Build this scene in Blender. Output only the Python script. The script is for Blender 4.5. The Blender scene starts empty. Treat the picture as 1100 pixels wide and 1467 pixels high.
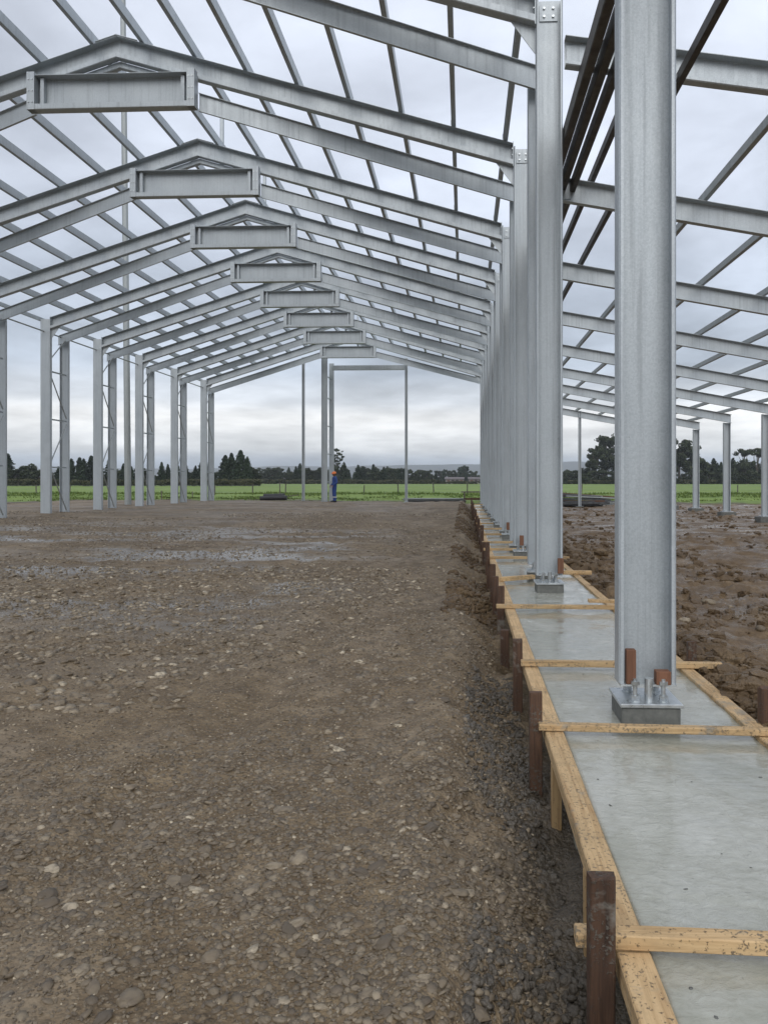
import bpy, bmesh, math, random
import numpy as np
from mathutils import Vector, Matrix
R = random.Random(7)
NR = np.random.RandomState(11)
rad = math.radians
S = bpy.context.scene
C = S.collection

# ------------------------------------------------------------------ camera
CAMZ = 1.6
FPX, HOR, VPX, YAW = 1100.0, 688.0, 665.0, rad(2.5)
PPX = VPX - FPX * math.tan(YAW)
cam = bpy.data.objects.new('camera', bpy.data.cameras.new('camera'))
C.objects.link(cam)
cam.data.sensor_fit = 'VERTICAL'
cam.data.sensor_height = 24
cam.data.lens = 24 * FPX / 1467.0
cam.data.shift_x = -(PPX - 550.0) / 1467.0
cam.data.shift_y = (HOR - 733.5) / 1467.0
cam.data.clip_start = 0.05
cam.data.clip_end = 20000
cam.location = (0, 0, CAMZ)
cam.rotation_euler = (rad(90), 0, YAW)
S.camera = cam

# ------------------------------------------------------------------ world, sun, exposure
SUN_EL, SUN_AZ = rad(38), rad(178)      # azimuth from +Y, clockwise
w = bpy.data.worlds.new('World'); S.world = w; w.use_nodes = True
nt = w.node_tree; nt.nodes.clear()
N = nt.nodes.new; L = nt.links.new
out = N('ShaderNodeOutputWorld'); bg = N('ShaderNodeBackground')
sky = N('ShaderNodeTexSky'); sky.sky_type = 'NISHITA'; sky.sun_disc = False
sky.sun_elevation = SUN_EL; sky.sun_rotation = SUN_AZ
tc = N('ShaderNodeTexCoord'); sep = N('ShaderNodeSeparateXYZ'); L(tc.outputs['Generated'], sep.inputs[0])
# flatten the direction on to a cloud layer: (x, y) / (z + k)
addz = N('ShaderNodeMath'); addz.operation = 'ADD'; addz.inputs[1].default_value = 0.16
mx = N('ShaderNodeMath'); mx.operation = 'MAXIMUM'; mx.inputs[1].default_value = 0.0
L(sep.outputs['Z'], mx.inputs[0]); L(mx.outputs[0], addz.inputs[0])
dv = N('ShaderNodeVectorMath'); dv.operation = 'DIVIDE'
cmb = N('ShaderNodeCombineXYZ')
for i in range(3): L(addz.outputs[0], cmb.inputs[i])
L(tc.outputs['Generated'], dv.inputs[0]); L(cmb.outputs[0], dv.inputs[1])
def noise(scale, detail, rough, vec, dist=0.0):
    n = N('ShaderNodeTexNoise'); n.inputs['Scale'].default_value = scale
    n.inputs['Detail'].default_value = detail; n.inputs['Roughness'].default_value = rough
    n.inputs['Distortion'].default_value = dist
    L(vec, n.inputs['Vector']); return n
n1 = noise(0.85, 7, 0.52, dv.outputs[0], 0.25)
n2 = noise(2.6, 6, 0.55, dv.outputs[0], 0.2)
# broad elevation ramp: hazy blue line, bright bank, grey base of cloud, soft light grey overhead
er = N('ShaderNodeValToRGB'); L(sep.outputs['Z'], er.inputs[0])
cr = er.color_ramp; cr.interpolation = 'EASE'
stops = [(0.0, (0.46, 0.56, 0.72)), (0.020, (0.58, 0.67, 0.80)), (0.042, (0.90, 0.92, 0.94)), (0.078, (0.98, 0.98, 0.98)), (0.105, (0.70, 0.74, 0.80)),
         (0.145, (0.50, 0.56, 0.65)), (0.22, (0.54, 0.60, 0.70)), (0.36, (0.61, 0.66, 0.76)), (0.70, (0.63, 0.67, 0.76)), (1.0, (0.66, 0.69, 0.77))]
cr.elements[0].position, cr.elements[0].color = stops[0][0], (*stops[0][1], 1)
cr.elements[1].position, cr.elements[1].color = stops[-1][0], (*stops[-1][1], 1)
for p, c in stops[1:-1]:
    e = cr.elements.new(p); e.color = (*c, 1)
def ramp2(src, a, b, lo, hi):
    m = N('ShaderNodeMapRange'); L(src, m.inputs[0])
    m.inputs[1].default_value = a; m.inputs[2].default_value = b
    m.inputs[3].default_value = lo; m.inputs[4].default_value = hi; return m
c1 = ramp2(n1.outputs[0], 0.34, 0.66, 0.70, 1.22)
c2 = ramp2(n2.outputs[0], 0.32, 0.68, 0.82, 1.14)
mm = N('ShaderNodeMath'); mm.operation = 'MULTIPLY'; L(c1.outputs[0], mm.inputs[0]); L(c2.outputs[0], mm.inputs[1])
cl = N('ShaderNodeVectorMath'); cl.operation = 'SCALE'; L(er.outputs[0], cl.inputs[0]); L(mm.outputs[0], cl.inputs['Scale'])
cl2 = N('ShaderNodeVectorMath'); cl2.operation = 'SCALE'; L(cl.outputs[0], cl2.inputs[0]); cl2.inputs['Scale'].default_value = 9.7
mixc = N('ShaderNodeMix'); mixc.data_type = 'RGBA'; mixc.inputs[0].default_value = 0.93
L(sky.outputs[0], mixc.inputs[6]); L(cl2.outputs[0], mixc.inputs[7])
L(mixc.outputs[2], bg.inputs[0]); bg.inputs[1].default_value = 0.10
L(bg.outputs[0], out.inputs[0])
sl = bpy.data.lights.new('sun', 'SUN'); sl.energy = 1.15; sl.angle = rad(50); sl.color = (1, 0.97, 0.93)
so = bpy.data.objects.new('sun', sl); C.objects.link(so); so.location = (0, -20, 40)
sd = Vector((math.sin(SUN_AZ) * math.cos(SUN_EL), math.cos(SUN_AZ) * math.cos(SUN_EL), math.sin(SUN_EL)))
so.rotation_euler = sd.to_track_quat('Z', 'Y').to_euler()
S.view_settings.view_transform = 'Standard'; S.view_settings.look = 'None'
S.view_settings.gamma = 1; S.view_settings.exposure = 0.27; S.view_settings.use_curve_mapping = False
S.render.engine = 'CYCLES'
S.cycles.max_bounces = 6; S.cycles.diffuse_bounces = 3; S.cycles.glossy_bounces = 3; S.cycles.volume_bounces = 0

def P(px, py, Y):
    """photo pixel on the plane y = Y"""
    u = (px - PPX) / FPX; v = (HOR - py) / FPX
    t = Y / (math.cos(YAW) + u * math.sin(YAW))
    return Vector((t * (-math.sin(YAW) + u * math.cos(YAW)), Y, CAMZ + t * v))

# ------------------------------------------------------------------ numpy noise
def _hash(ix, iy, seed):
    n = (ix * 374761393 + iy * 668265263 + seed * 974634777) & 0x7fffffff
    n = (n ^ (n >> 13)) * 1274126177 & 0x7fffffff
    n = (n ^ (n >> 16)) * 60493 & 0x7fffffff
    return (n & 0xffff) / 65535.0
def vnoise(x, y, seed=0):
    ix = np.floor(x).astype(np.int64); iy = np.floor(y).astype(np.int64)
    fx = x - ix; fy = y - iy
    fx = fx * fx * (3 - 2 * fx); fy = fy * fy * (3 - 2 * fy)
    a = _hash(ix, iy, seed); b = _hash(ix + 1, iy, seed); c = _hash(ix, iy + 1, seed); d = _hash(ix + 1, iy + 1, seed)
    return (a * (1 - fx) + b * fx) * (1 - fy) + (c * (1 - fx) + d * fx) * fy
def fbm(x, y, octv=4, seed=0, gain=0.5):
    s = 0; a = 1; tot = 0
    for i in range(octv):
        s = s + a * vnoise(x * 2 ** i + 17.3 * i, y * 2 ** i - 9.1 * i, seed + i); tot += a; a *= gain
    return s / tot
def sst(a, b, x):
    t = np.clip((x - a) / (b - a), 0, 1); return t * t * (3 - 2 * t)

# ------------------------------------------------------------------ materials
class M:
    def __init__(s, name):
        s.m = bpy.data.materials.new(name); s.m.use_nodes = True
        s.t = s.m.node_tree; s.b = s.t.nodes['Principled BSDF']
    def n(s, k): return s.t.nodes.new('ShaderNode' + k)
    def l(s, a, b): s.t.links.new(a, b)
    def coord(s, scale=(1, 1, 1), kind='Object', rot=(0, 0, 0)):
        t = s.n('TexCoord'); m = s.n('Mapping'); m.inputs['Scale'].default_value = scale; m.inputs['Rotation'].default_value = rot
        s.l(t.outputs[kind], m.inputs[0]); return m.outputs[0]
    def world(s, scale=(1, 1, 1)):
        t = s.n('NewGeometry'); m = s.n('Mapping'); m.inputs['Scale'].default_value = scale
        s.l(t.outputs['Position'], m.inputs[0]); return m.outputs[0]
    def noise(s, vec, scale, detail=4, rough=0.5, dist=0):
        n = s.n('TexNoise'); s.l(vec, n.inputs['Vector']); n.inputs['Scale'].default_value = scale
        n.inputs['Detail'].default_value = detail; n.inputs['Roughness'].default_value = rough
        n.inputs['Distortion'].default_value = dist; return n.outputs[0]
    def vor(s, vec, scale, out='Distance', feat='F1'):
        n = s.n('TexVoronoi'); n.feature = feat; s.l(vec, n.inputs['Vector']); n.inputs['Scale'].default_value = scale; return n.outputs[out]
    def rng(s, src, a, b, lo, hi):
        m = s.n('MapRange'); s.l(src, m.inputs[0])
        for i, v in enumerate((a, b, lo, hi)): m.inputs[i + 1].default_value = v
        return m.outputs[0]
    def ramp(s, src, stops):
        r = s.n('ValToRGB'); s.l(src, r.inputs[0]); e = r.color_ramp.elements
        e[0].position = stops[0][0]; e[0].color = (*stops[0][1], 1); e[1].position = stops[-1][0]; e[1].color = (*stops[-1][1], 1)
        for p, c in stops[1:-1]: q = e.new(p); q.color = (*c, 1)
        return r.outputs[0]
    def mix(s, f, a, b, mode='MIX'):
        m = s.n('Mix'); m.data_type = 'RGBA'; m.blend_type = mode
        for i, v in ((0, f), (6, a), (7, b)):
            if isinstance(v, (int, float)): m.inputs[i].default_value = v
            elif isinstance(v, tuple): m.inputs[i].default_value = (*v, 1)
            else: s.l(v, m.inputs[i])
        return m.outputs[2]
    def math(s, op, a, b=0.0):
        m = s.n('Math'); m.operation = op
        for i, v in ((0, a), (1, b)):
            if isinstance(v, (int, float)): m.inputs[i].default_value = v
            else: s.l(v, m.inputs[i])
        return m.outputs[0]
    def set(s, **k):
        for kk, v in k.items():
            i = s.b.inputs[kk.replace('_', ' ')]
            if isinstance(v, (int, float)): i.default_value = v
            elif isinstance(v, tuple): i.default_value = (*v, 1) if len(v) == 3 else v
            else: s.l(v, i)
        return s
    def bump(s, h, strength=0.3, dist=0.01):
        b = s.n('Bump'); b.inputs['Strength'].default_value = strength; b.inputs['Distance'].default_value = dist
        s.l(h, b.inputs['Height']); s.l(b.outputs[0], s.b.inputs['Normal']); return s

def mk_steel(name, tint=(1, 1, 1), base=0.51):
    m = M(name); v = m.world()
    a = m.noise(v, 2.2, 5, 0.6); sp = m.vor(v, 95, 'Color'); st = m.noise(m.world((26, 26, 0.55)), 1, 6, 0.65); st2 = m.noise(m.world((70, 70, 1.6)), 1, 4, 0.6)
    col = m.ramp(a, [(0.32, tuple(base * 0.92 * t for t in tint)), (0.68, tuple(base * 1.06 * t for t in tint))])
    g = m.n('RGBToBW'); m.l(sp, g.inputs[0])
    col = m.mix(0.13, col, m.ramp(g.outputs[0], [(0.2, (0.36, 0.39, 0.40)), (0.8, (0.86, 0.89, 0.90))]))
    col = m.mix(m.rng(st, 0.52, 0.74, 0, 0.55), col, tuple(base * 0.62 * t for t in tint))
    col = m.mix(m.rng(st2, 0.60, 0.76, 0, 0.30), col, tuple(min(0.92, base * 1.45 * t) for t in tint))
    col = m.mix(m.rng(m.noise(v, 55, 3, 0.7), 0.70, 0.76, 0, 0.75), col, (0.16, 0.155, 0.145))
    m.set(Base_Color=col, Metallic=0.38, Roughness=m.rng(m.math('ADD', m.math('MULTIPLY', a, 0.5), m.math('MULTIPLY', st, 0.5)), 0.35, 0.65, 0.36, 0.58))
    m.bump(m.math('ADD', g.outputs[0], m.math('MULTIPLY', st, 2.0)), 0.10, 0.002)
    return m.m
STEEL = mk_steel('galvanised_steel', (0.905, 0.985, 1.03))
STEEL_OLD = mk_steel('weathered_galvanised_steel', (0.93, 1.0, 0.98), 0.38)
def mk_plate():
    m = M('bright_zinc_plate'); v = m.world()
    a = m.noise(v, 14, 4, 0.6)
    m.set(Base_Color=m.ramp(a, [(0.3, (0.42, 0.45, 0.46)), (0.7, (0.62, 0.65, 0.66))]), Metallic=0.75, Roughness=m.rng(a, 0.3, 0.7, 0.22, 0.45)); m.bump(a, 0.1, 0.004); return m.m
ZINC = mk_plate()

def mk_plain(name, c1, c2, rough=0.7, scale=12, metal=0.0, bump=0.25, dist=0.004):
    m = M(name); v = m.world(); a = m.noise(v, scale, 5, 0.62)
    m.set(Base_Color=m.ramp(a, [(0.3, c1), (0.7, c2)]), Roughness=rough, Metallic=metal); m.bump(a, bump, dist); return m.m
def mk_wood(name, dark, light, mud=0.0, along='Y'):
    m = M(name)
    sc = {'Y': (22, 1.1, 22), 'X': (1.1, 22, 22), 'Z': (22, 22, 1.1)}[along]
    oi = m.n('ObjectInfo'); v = m.world(sc)
    ad = m.n('VectorMath'); ad.operation = 'ADD'; m.l(v, ad.inputs[0])
    sc2 = m.n('VectorMath'); sc2.operation = 'SCALE'; cb = m.n('CombineXYZ')
    for i in range(3): m.l(oi.outputs['Random'], cb.inputs[i])
    m.l(cb.outputs[0], sc2.inputs[0]); sc2.inputs['Scale'].default_value = 37; m.l(sc2.outputs[0], ad.inputs[1])
    g = m.noise(ad.outputs[0], 1.6, 6, 0.6, 0.6); g2 = m.noise(ad.outputs[0], 6, 3, 0.6)
    col = m.ramp(m.math('ADD', m.math('MULTIPLY', g, 0.7), m.math('MULTIPLY', g2, 0.3)), [(0.32, dark), (0.55, light), (0.72, tuple(x * 0.82 for x in light))])
    hs = m.n('HueSaturation'); m.l(col, hs.inputs['Color']); m.l(m.rng(oi.outputs['Random'], 0, 1, 0.78, 1.1), hs.inputs['Value']); col = hs.outputs[0]
    h = g
    if mud:
        w1 = m.noise(m.world(), 62, 3, 0.7, 0.2); w2 = m.noise(m.world(), 4.5, 4, 0.6)
        k = m.math('ADD', w1, m.math('MULTIPLY', w2, 0.45))
        f = m.rng(k, 0.85 - mud * 0.1, 0.93 - mud * 0.1, 0, 0.80)
        col = m.mix(f, col, m.ramp(w2, [(0.45, (0.060, 0.045, 0.030)), (0.62, (0.15, 0.14, 0.115))])); h = m.math('ADD', g, f)
        col = m.mix(m.rng(m.noise(m.world(), 7, 5, 0.65), 0.45, 0.75, 0, 0.6), col, tuple(x * 0.55 for x in light))
        col = m.mix(m.rng(m.noise(m.world(), 3.1, 5, 0.7, 0.3), 0.58, 0.66, 0, 0.65), col, (0.27, 0.26, 0.225))
    m.set(Base_Color=col, Roughness=0.72); m.bump(h, 0.7, 0.005); return m.m
PINE_Y = mk_wood('pine_board', (0.40, 0.24, 0.105), (0.70, 0.49, 0.26), 0.52, 'Y')
PINE_X = mk_wood('pine_batten', (0.39, 0.235, 0.10), (0.68, 0.47, 0.245), 0.62, 'X')
PINE_Z = mk_wood('pine_peg', (0.33, 0.2, 0.09), (0.56, 0.38, 0.19), 0.4, 'Z')
STAKE = mk_wood('dark_hardwood', (0.030, 0.016, 0.010), (0.115, 0.060, 0.034), 0.5, 'Z')
BLOCK = mk_wood('red_brown_block', (0.13, 0.055, 0.028), (0.24, 0.11, 0.06), 0.0, 'Z')
MORTAR = mk_plain('grey_mortar', (0.10, 0.105, 0.095), (0.18, 0.18, 0.165), 0.75, 18)
BLACK = mk_plain('black_plastic', (0.012, 0.013, 0.015), (0.03, 0.03, 0.033), 0.4, 6)
RUST = mk_plain('rusty_steel', (0.07, 0.035, 0.022), (0.17, 0.085, 0.05), 0.75, 14)
OLDWOOD = mk_plain('grey_timber', (0.07, 0.06, 0.05), (0.22, 0.19, 0.16), 0.8, 9)

DARKST = mk_plain('shaded_brown_steel', (0.055, 0.049, 0.044), (0.120, 0.108, 0.096), 0.5, 7, 0.4)  # eave beams, first aisle purlins: brown sides, underside shade put into the colour
def mk_concrete():
    m = M('wet_concrete'); v = m.world()
    big = m.noise(m.world((1.6, 0.8, 1)), 1.1, 4, 0.55, 0.4); mid = m.noise(m.world((1, 1.5, 1)), 15, 6, 0.7, 0.6); fine = m.noise(v, 60, 4, 0.65)
    rough = m.rng(big, 0.42, 0.60, 0.25, 1.0)
    pit = m.math('MULTIPLY', m.rng(m.noise(m.world((0.8, 1.5, 1)), 30, 3, 0.6), 0.68, 0.74, 0, 1), m.rng(m.noise(v, 2.3, 2, 0.5), 0.45, 0.6, 0.1, 1))
    col = m.ramp(m.math('ADD', m.math('MULTIPLY', mid, 0.3), m.math('MULTIPLY', big, 0.7)), [(0.36, (0.281, 0.288, 0.228)), (0.50, (0.403, 0.406, 0.342)), (0.66, (0.553, 0.556, 0.496))])
    col = m.mix(m.math('MULTIPLY', pit, 0.6), col, (0.09, 0.09, 0.08))
    m.set(Base_Color=col, Roughness=m.rng(big, 0.38, 0.62, 0.10, 0.30), Coat_Weight=0.6, Coat_Roughness=0.10)
    h = m.math('ADD', m.math('ADD', m.math('MULTIPLY', mid, 1.0), m.math('MULTIPLY', fine, 0.30)), m.math('MULTIPLY', pit, -0.4))
    m.bump(m.math('ADD', m.math('MULTIPLY', h, rough), m.math('MULTIPLY', m.noise(m.world((0.8, 2.0, 1)), 4, 3, 0.5, 0.7), 0.7)), 0.8, 0.016); return m.m
CONC = mk_concrete()

def mk_gravel():
    m = M('wet_gravel'); v = m.world()
    f1 = m.vor(v, 34); f2 = m.vor(v, 85); cc = m.vor(v, 34, 'Color'); g = m.n('RGBToBW'); m.l(cc, g.inputs[0])
    big = m.noise(v, 0.55, 5, 0.6, 0.3); mid = m.noise(v, 4.2, 5, 0.65)
    dirt = m.ramp(m.math('ADD', m.math('MULTIPLY', mid, 0.6), m.math('MULTIPLY', big, 0.4)), [(0.36, (0.094, 0.064, 0.034)), (0.5, (0.165, 0.116, 0.063)), (0.64, (0.273, 0.201, 0.115))])
    stone = m.ramp(g.outputs[0], [(0.2, (0.096, 0.071, 0.043)), (0.5, (0.180, 0.135, 0.082)), (0.85, (0.322, 0.250, 0.160))])
    col = m.mix(m.rng(f1, 0.30, 0.52, 0.62, 0.0), dirt, stone)
    fin = m.rng(m.math('ADD', m.math('MULTIPLY', m.noise(m.world((1.0, 0.45, 1)), 0.9, 5, 0.6, 0.6), 0.75), m.math('MULTIPLY', mid, 0.25)), 0.50, 0.60, 0, 0.75)
    col = m.mix(fin, col, m.ramp(mid, [(0.35, (0.183, 0.138, 0.089)), (0.65, (0.292, 0.228, 0.152))]))
    # damp pans stretched across the pad
    wv = m.noise(m.world((0.16, 0.42, 1)), 1.5, 4, 0.55, 0.5)
    wet = m.rng(wv, 0.45, 0.58, 0, 1)
    pos = m.n('SeparateXYZ'); m.l(m.world(), pos.inputs[0])
    wet = m.math('MULTIPLY', wet, m.math('MULTIPLY', m.rng(pos.outputs[1], 5.5, 9.0, 0.0, 1.0), m.rng(pos.outputs[1], 18, 26, 1.0, 0.35)))
    wet = m.math('MULTIPLY', wet, m.rng(pos.outputs[0], -1.0, -2.6, 0.05, 1.0))
    col = m.mix(m.math('MULTIPLY', wet, 0.45), col, (0.105, 0.098, 0.088))
    r = m.math('SUBTRACT', 0.72, m.math('MULTIPLY', wet, 0.50))
    sl_ = m.math('MULTIPLY', m.rng(m.math('ADD', pos.outputs[0], m.math('MULTIPLY', m.math('SUBTRACT', m.noise(v, 2.2, 4, 0.6), 0.5), 1.3)), 0.16, 0.34, 0, 1), m.rng(pos.outputs[1], 6.5, 4.6, 0, 0.60))
    col = m.mix(sl_, col, (0.070, 0.066, 0.057)); r = m.math('SUBTRACT', r, m.math('MULTIPLY', sl_, 0.3))
    m.set(Base_Color=col, Roughness=r)
    h = m.math('ADD', m.math('MULTIPLY', f1, -0.8), m.math('ADD', m.math('MULTIPLY', f2, -0.3), m.math('MULTIPLY', mid, 1.0)))
    h = m.math('MULTIPLY', h, m.math('SUBTRACT', 1.0, m.math('MULTIPLY', wet, 0.75)))
    h = m.math('MULTIPLY', h, m.math('SUBTRACT', 1.0, m.math('MULTIPLY', fin, 0.6)))
    m.bump(h, 0.9, 0.022); return m.m
GRAVEL = mk_gravel()
def mk_mud(name, a, b, c, rough0, rough1):
    m = M(name); v = m.world()
    big = m.noise(v, 0.9, 5, 0.6, 0.3); mid = m.noise(v, 7, 6, 0.68); fine = m.vor(v, 46)
    col = m.ramp(m.math('ADD', m.math('MULTIPLY', mid, 0.55), m.math('MULTIPLY', big, 0.45)), [(0.36, a), (0.52, b), (0.66, c)])
    wv = m.noise(m.world((0.5, 1.1, 1)), 1.4, 4, 0.6, 0.4)
    m.set(Base_Color=col, Roughness=m.rng(wv, 0.42, 0.62, rough1, rough0))
    m.bump(m.math('ADD', m.math('MULTIPLY', mid, 1.4), m.math('MULTIPLY', fine, -0.6)), 0.8, 0.025); return m.m
MUD = mk_mud('churned_mud', (0.093, 0.057, 0.027), (0.158, 0.102, 0.049), (0.247, 0.168, 0.088), 0.16, 0.75)
def mk_stone(name, attr=None):
    m = M(name); v = m.world(); a = m.noise(v, 30, 4, 0.6)
    if attr:
        at = m.n('Attribute'); at.attribute_name = attr; f = at.outputs['Fac']
    else:
        f = m.n('ObjectInfo').outputs['Random']
    col = m.ramp(f, [(0.0, (0.090, 0.070, 0.047)), (0.35, (0.162, 0.125, 0.081)), (0.65, (0.231, 0.184, 0.123)), (0.88, (0.332, 0.269, 0.185)), (1.0, (0.639, 0.547, 0.396))])
    col = m.mix(m.rng(a, 0.42, 0.62, 0, 0.7), col, (0.128, 0.100, 0.071))
    m.set(Base_Color=col, Roughness=0.55); m.bump(a, 0.3, 0.006); return m.m
STONE = mk_stone('river_stone'); PEBBLE = mk_stone('pebbles', 'tone')
CLOD = mk_mud('mud_clods', (0.074, 0.046, 0.022), (0.130, 0.084, 0.041), (0.204, 0.141, 0.075), 0.4, 0.8)
DARKCLOD = mk_mud('dark_wet_slurry', (0.068, 0.057, 0.043), (0.116, 0.099, 0.077), (0.182, 0.160, 0.128), 0.28, 0.65)
def mk_grass():
    m = M('field_grass'); v = m.world()
    a = m.noise(m.world((1, 1, 1)), 0.16, 5, 0.6); b = m.noise(m.world((1.2, 0.35, 1)), 1.6, 5, 0.7)
    col = m.ramp(m.math('ADD', m.math('MULTIPLY', a, 0.5), m.math('MULTIPLY', b, 0.5)), [(0.36, (0.100, 0.160, 0.022)), (0.5, (0.155, 0.235, 0.034)), (0.66, (0.225, 0.295, 0.060))])
    pos = m.n('SeparateXYZ'); m.l(m.world(), pos.inputs[0])
    soil = m.ramp(b, [(0.35, (0.07, 0.052, 0.036)), (0.62, (0.14, 0.115, 0.08))])
    k = m.math('ADD', m.rng(pos.outputs[1], 48, 62, 0.80, 0.02), m.math('MULTIPLY', m.math('SUBTRACT', a, 0.5), 1.3))
    col = m.mix(m.rng(k, 0.42, 0.56, 0, 1), col, soil)
    far = m.ramp(b, [(0.35, (0.085, 0.075, 0.045)), (0.65, (0.15, 0.135, 0.08))])
    col = m.mix(m.rng(pos.outputs[1], 262, 285, 0, 0.9), col, far)
    m.set(Base_Color=col, Roughness=0.85); m.bump(b, 0.6, 0.12); return m.m
GRASS = mk_grass()
def mk_leaf(name, c1, c2, c3):
    m = M(name); oi = m.n('ObjectInfo'); at = m.n('Attribute'); at.attribute_name = 'tone'
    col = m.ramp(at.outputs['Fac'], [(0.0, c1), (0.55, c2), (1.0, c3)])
    hs = m.n('HueSaturation'); m.l(col, hs.inputs['Color']); m.l(m.rng(oi.outputs['Random'], 0, 1, 0.75, 1.25), hs.inputs['Value'])
    m.set(Base_Color=hs.outputs[0], Roughness=0.75, Specular_IOR_Level=0.2); return m.m
LEAF_CON = mk_leaf('conifer_needles', (0.024, 0.038, 0.024), (0.042, 0.062, 0.036), (0.070, 0.092, 0.052))
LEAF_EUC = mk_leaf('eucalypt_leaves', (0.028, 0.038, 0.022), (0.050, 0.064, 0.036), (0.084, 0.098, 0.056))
LEAF_SCR = mk_leaf('scrub_leaves', (0.040, 0.048, 0.024), (0.070, 0.076, 0.038), (0.115, 0.11, 0.06))
LEAF_GRS = mk_leaf('grass_blades', (0.075, 0.115, 0.028), (0.125, 0.185, 0.042), (0.20, 0.25, 0.075))
BARK = mk_plain('bark', (0.05, 0.04, 0.032), (0.13, 0.11, 0.09), 0.85, 3)

# ------------------------------------------------------------------ object helpers
def link(o, parent=None):
    C.objects.link(o)
    if parent is not None: o.parent = parent
    return o
def mesh_obj(name, me, mat, parent=None):
    if mat is not None and not me.materials: me.materials.append(mat)
    return link(bpy.data.objects.new(name, me), parent)
def tag(o, label=None, cat=None, group=None, kind=None):
    for k, v in (('label', label), ('category', cat), ('group', group), ('kind', kind)):
        if v: o[k] = v
    return o
def thing(name, label, cat, loc=(0, 0, 0), group=None):
    o = bpy.data.objects.new(name, None); o.empty_display_size = 0.2; o.location = loc
    return tag(link(o), label, cat, group)
def copy_tree(o, parent=None):
    c = o.copy(); C.objects.link(c); c.parent = parent
    for ch in list(o.children): copy_tree(ch, c)
    return c
def bm_mesh(name, bm, smooth=False):
    me = bpy.data.meshes.new(name)
    bmesh.ops.recalc_face_normals(bm, faces=bm.faces[:]); bm.to_mesh(me); bm.free()
    if smooth:
        me.polygons.foreach_set('use_smooth', [True] * len(me.polygons))
    return me
def add_box(bm, c, size, rot=None, bevel=0.0):
    r = bmesh.ops.create_cube(bm, size=1.0)
    mt = Matrix.Translation(Vector(c)) @ (rot.to_4x4() if rot else Matrix()) @ Matrix.Diagonal((*size, 1))
    bmesh.ops.transform(bm, matrix=mt, verts=r['verts'])
    if bevel:
        es = list({e for v in r['verts'] for e in v.link_edges})
        bmesh.ops.bevel(bm, geom=es, offset=bevel, segments=1, affect='EDGES')
def box_obj(name, c, size, mat, parent=None, rot=None, bevel=0.0):
    bm = bmesh.new(); add_box(bm, (0, 0, 0), size, rot, bevel)
    o = mesh_obj(name, bm_mesh(name, bm), mat, parent); o.location = c; return o
def add_cyl(bm, p0, p1, r, seg=10, r2=None):
    p0 = Vector(p0); p1 = Vector(p1); d = p1 - p0
    q = d.to_track_quat('Z', 'Y').to_matrix().to_4x4()
    bmesh.ops.create_cone(bm, cap_ends=True, segments=seg, radius1=r, radius2=r if r2 is None else r2, depth=d.length,
                          matrix=Matrix.Translation((p0 + p1) / 2) @ q)
def cyl_obj(name, p0, p1, r, mat, parent=None, seg=10, r2=None):
    bm = bmesh.new(); add_cyl(bm, p0, p1, r, seg, r2)
    return mesh_obj(name, bm_mesh(name, bm, False), mat, parent)
def channel(name, p0, p1, dv, ov, h, b, mat, parent=None, lip=0.03, t=0.008, rc=0.012, top=None):
    """lipped C section from p0 to p1: web centred on the line, depth along dv, open towards ov"""
    p0 = Vector(p0); p1 = Vector(p1); dv = Vector(dv); ov = Vector(ov)
    a = h / 2
    top = lip if top is None else top      # 0 = plain flange without a lip
    path = ([(a - top, b), (a - rc, b), (a, b - rc)] if top else [(a, b)]) + [(a, rc), (a - rc, 0), (-a + rc, 0), (-a, rc)]
    path += [(-a, b - rc), (-a + rc, b), (-a + lip, b)] if lip else [(-a, b)]
    kw = 4 if top else 2
    inn = []
    for i, (x, y) in enumerate(path):
        x0, y0 = path[max(i - 1, 0)]; x1, y1 = path[min(i + 1, len(path) - 1)]
        tx, ty = x1 - x0, y1 - y0; l = math.hypot(tx, ty)
        inn.append((x + ty / l * t, y - tx / l * t))
    if inn[kw][1] < 0: inn = [(2 * x - xi, 2 * y - yi) for (x, y), (xi, yi) in zip(path, inn)]
    bm = bmesh.new(); rings = []
    for p in (p0, p1):
        o_ = [bm.verts.new(p + dv * x + ov * y) for x, y in path]; i_ = [bm.verts.new(p + dv * x + ov * y) for x, y in inn]
        rings.append((o_, i_))
    (o0, i0), (o1, i1) = rings; n = len(path)
    for k in range(n - 1):
        bm.faces.new((o0[k], o0[k + 1], o1[k + 1], o1[k])); bm.faces.new((i0[k + 1], i0[k], i1[k], i1[k + 1]))
        bm.faces.new((o0[k + 1], o0[k], i0[k], i0[k + 1])); bm.faces.new((o1[k], o1[k + 1], i1[k + 1], i1[k]))
    for k in (0, n - 1): bm.faces.new((o0[k], o1[k], i1[k], i0[k]))
    return mesh_obj(name, bm_mesh(name, bm), mat, parent)
def grid_mesh(name, xs, ys, zfun, mat, smooth=True):
    X, Y = np.meshgrid(xs, ys); Z = zfun(X, Y)
    nx, ny = len(xs), len(ys)
    co = np.stack([X, Y, Z], -1).reshape(-1, 3)
    i = np.arange(nx * ny).reshape(ny, nx)
    f = np.stack([i[:-1, :-1], i[:-1, 1:], i[1:, 1:], i[1:, :-1]], -1).reshape(-1, 4)
    return np_mesh(name, co, f, mat, smooth)
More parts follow.
